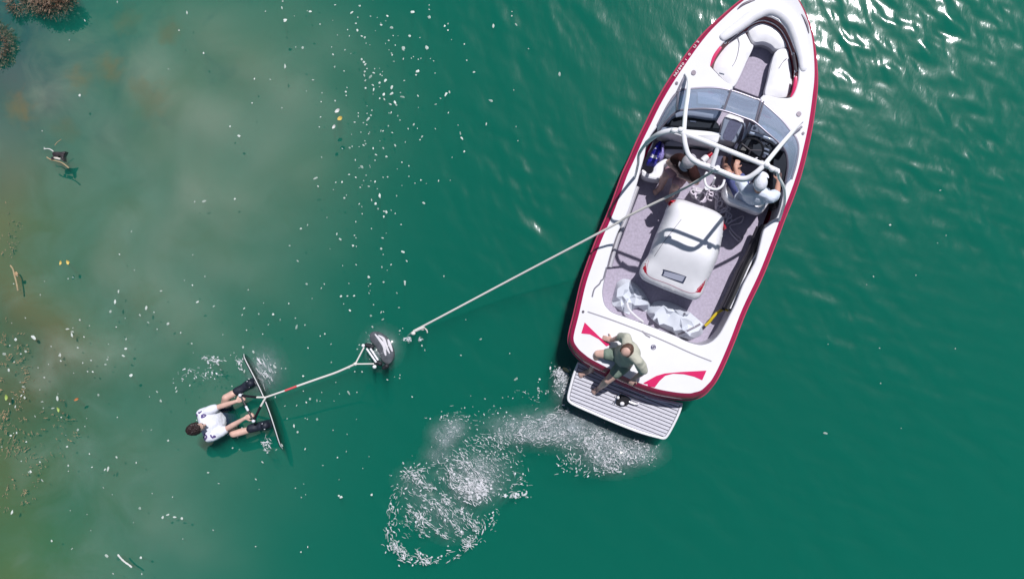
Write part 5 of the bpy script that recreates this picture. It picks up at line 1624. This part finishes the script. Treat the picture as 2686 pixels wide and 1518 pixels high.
# ---- water weed: frond clumps breaking the surface at the bank
WEED = mat('weed_brown', (0.075, 0.042, 0.022), 0.6, var=0.55, vscale=22)
WEEDL = mat('weed_grey_tips', (0.20, 0.13, 0.085), 0.6, var=0.3, vscale=22)
def weed_clump(cx_, cy_, rx_, ry_, n_, zlo, zhi, lean, seed):
    r_ = random.Random(seed)
    V1, F1, V2, F2 = [], [], [], []
    for i in range(n_):
        a, q = r_.uniform(0, 6.28), math.sqrt(r_.random())
        px_, py_ = cx_ + rx_ * q * math.cos(a), cy_ + ry_ * q * math.sin(a)
        z = zlo + (zhi - zlo) * (1 - q * q) * r_.uniform(.3, 1)
        p = P(px_, py_, z)
        d = Vector((math.cos(a) + lean[0], -math.sin(a) + lean[1], 0)).normalized() * r_.uniform(.03, .09)
        d.z = r_.uniform(-.03, .035)
        V_, F_ = (V2, F2) if r_.random() < 0.4 else (V1, F1)
        for j in range(r_.randint(3, 6)):
            b = p + d * (j * .25) + Vector((r_.uniform(-.012, .012), r_.uniform(-.012, .012), r_.uniform(-.006, .012)))
            e = d.normalized() * r_.uniform(.012, .035) + Vector((r_.uniform(-.02, .02), r_.uniform(-.02, .02), r_.uniform(-.004, .012)))
            s = Vector((-e.y, e.x, r_.uniform(-.01, .01))).normalized() * r_.uniform(.004, .010)
            k = len(V_)
            V_ += [b - s * .4, b + s * .4, b + e * .6 + s, b + e, b + e * .6 - s]
            F_.append((k, k + 4, k + 3, k + 2, k + 1))
    return (V1, F1), (V2, F2)
for cx_, cy_, rx_, ry_, n_, zl, zh, lab, sd in ((128, -12, 66, 46, 1100, -0.09, 0.03, 'brown frond clump of water weed breaking the surface at the top left edge', 1), (-6, 118, 42, 52, 600, -0.14, 0.0, 'rusty brown water weed clump at the far left edge', 2), (44, 2, 22, 32, 160, -0.10, 0.0, 'sunken brown weed tuft flecked with white at the top left corner', 3)):
    w1, w2 = weed_clump(cx_, cy_, rx_, ry_, n_, zl, zh, (0.2, -0.4), sd)
    th = thing('water_weed', lab, 'water weed', P(cx_, cy_, zl))
    obj('frond_mass', w1, WEED, th, smooth=False)
    obj('frond_tips', w2, WEEDL, th, smooth=False)
# thin weed growing up from the bed, dim under the surface
V_, F_ = [], []
for cx_, cy_, rx_, ry_, n_, z in ((8, 600, 26, 50, 140, -.18), (20, 1020, 40, 120, 200, -.16), (60, 1110, 90, 90, 160, -.22), (20, 1250, 60, 60, 90, -.22)):
    z = float(bed(np.array([wx(cx_)]), np.array([wy(cy_)]))[0])
    a_, b_ = weed_clump(cx_, cy_, rx_ * 1.5, ry_ * 1.5, int(n_ * 0.6), z - .01, z + .05, (0.2, -.3), int(cx_ + cy_))
    for v, f in (a_, b_):
        k = len(V_); V_ += v; F_ += [tuple(i + k for i in q) for q in f]
sw_ = obj('submerged_weed', (V_, F_), mat('weed_rust', (0.44, 0.25, 0.14), 0.7, var=0.4, vscale=10), None, loc=(0, 0, 0), smooth=False)
tag(sw_, 'faint rusty weed under the water along the left bank', None, None, 'stuff')
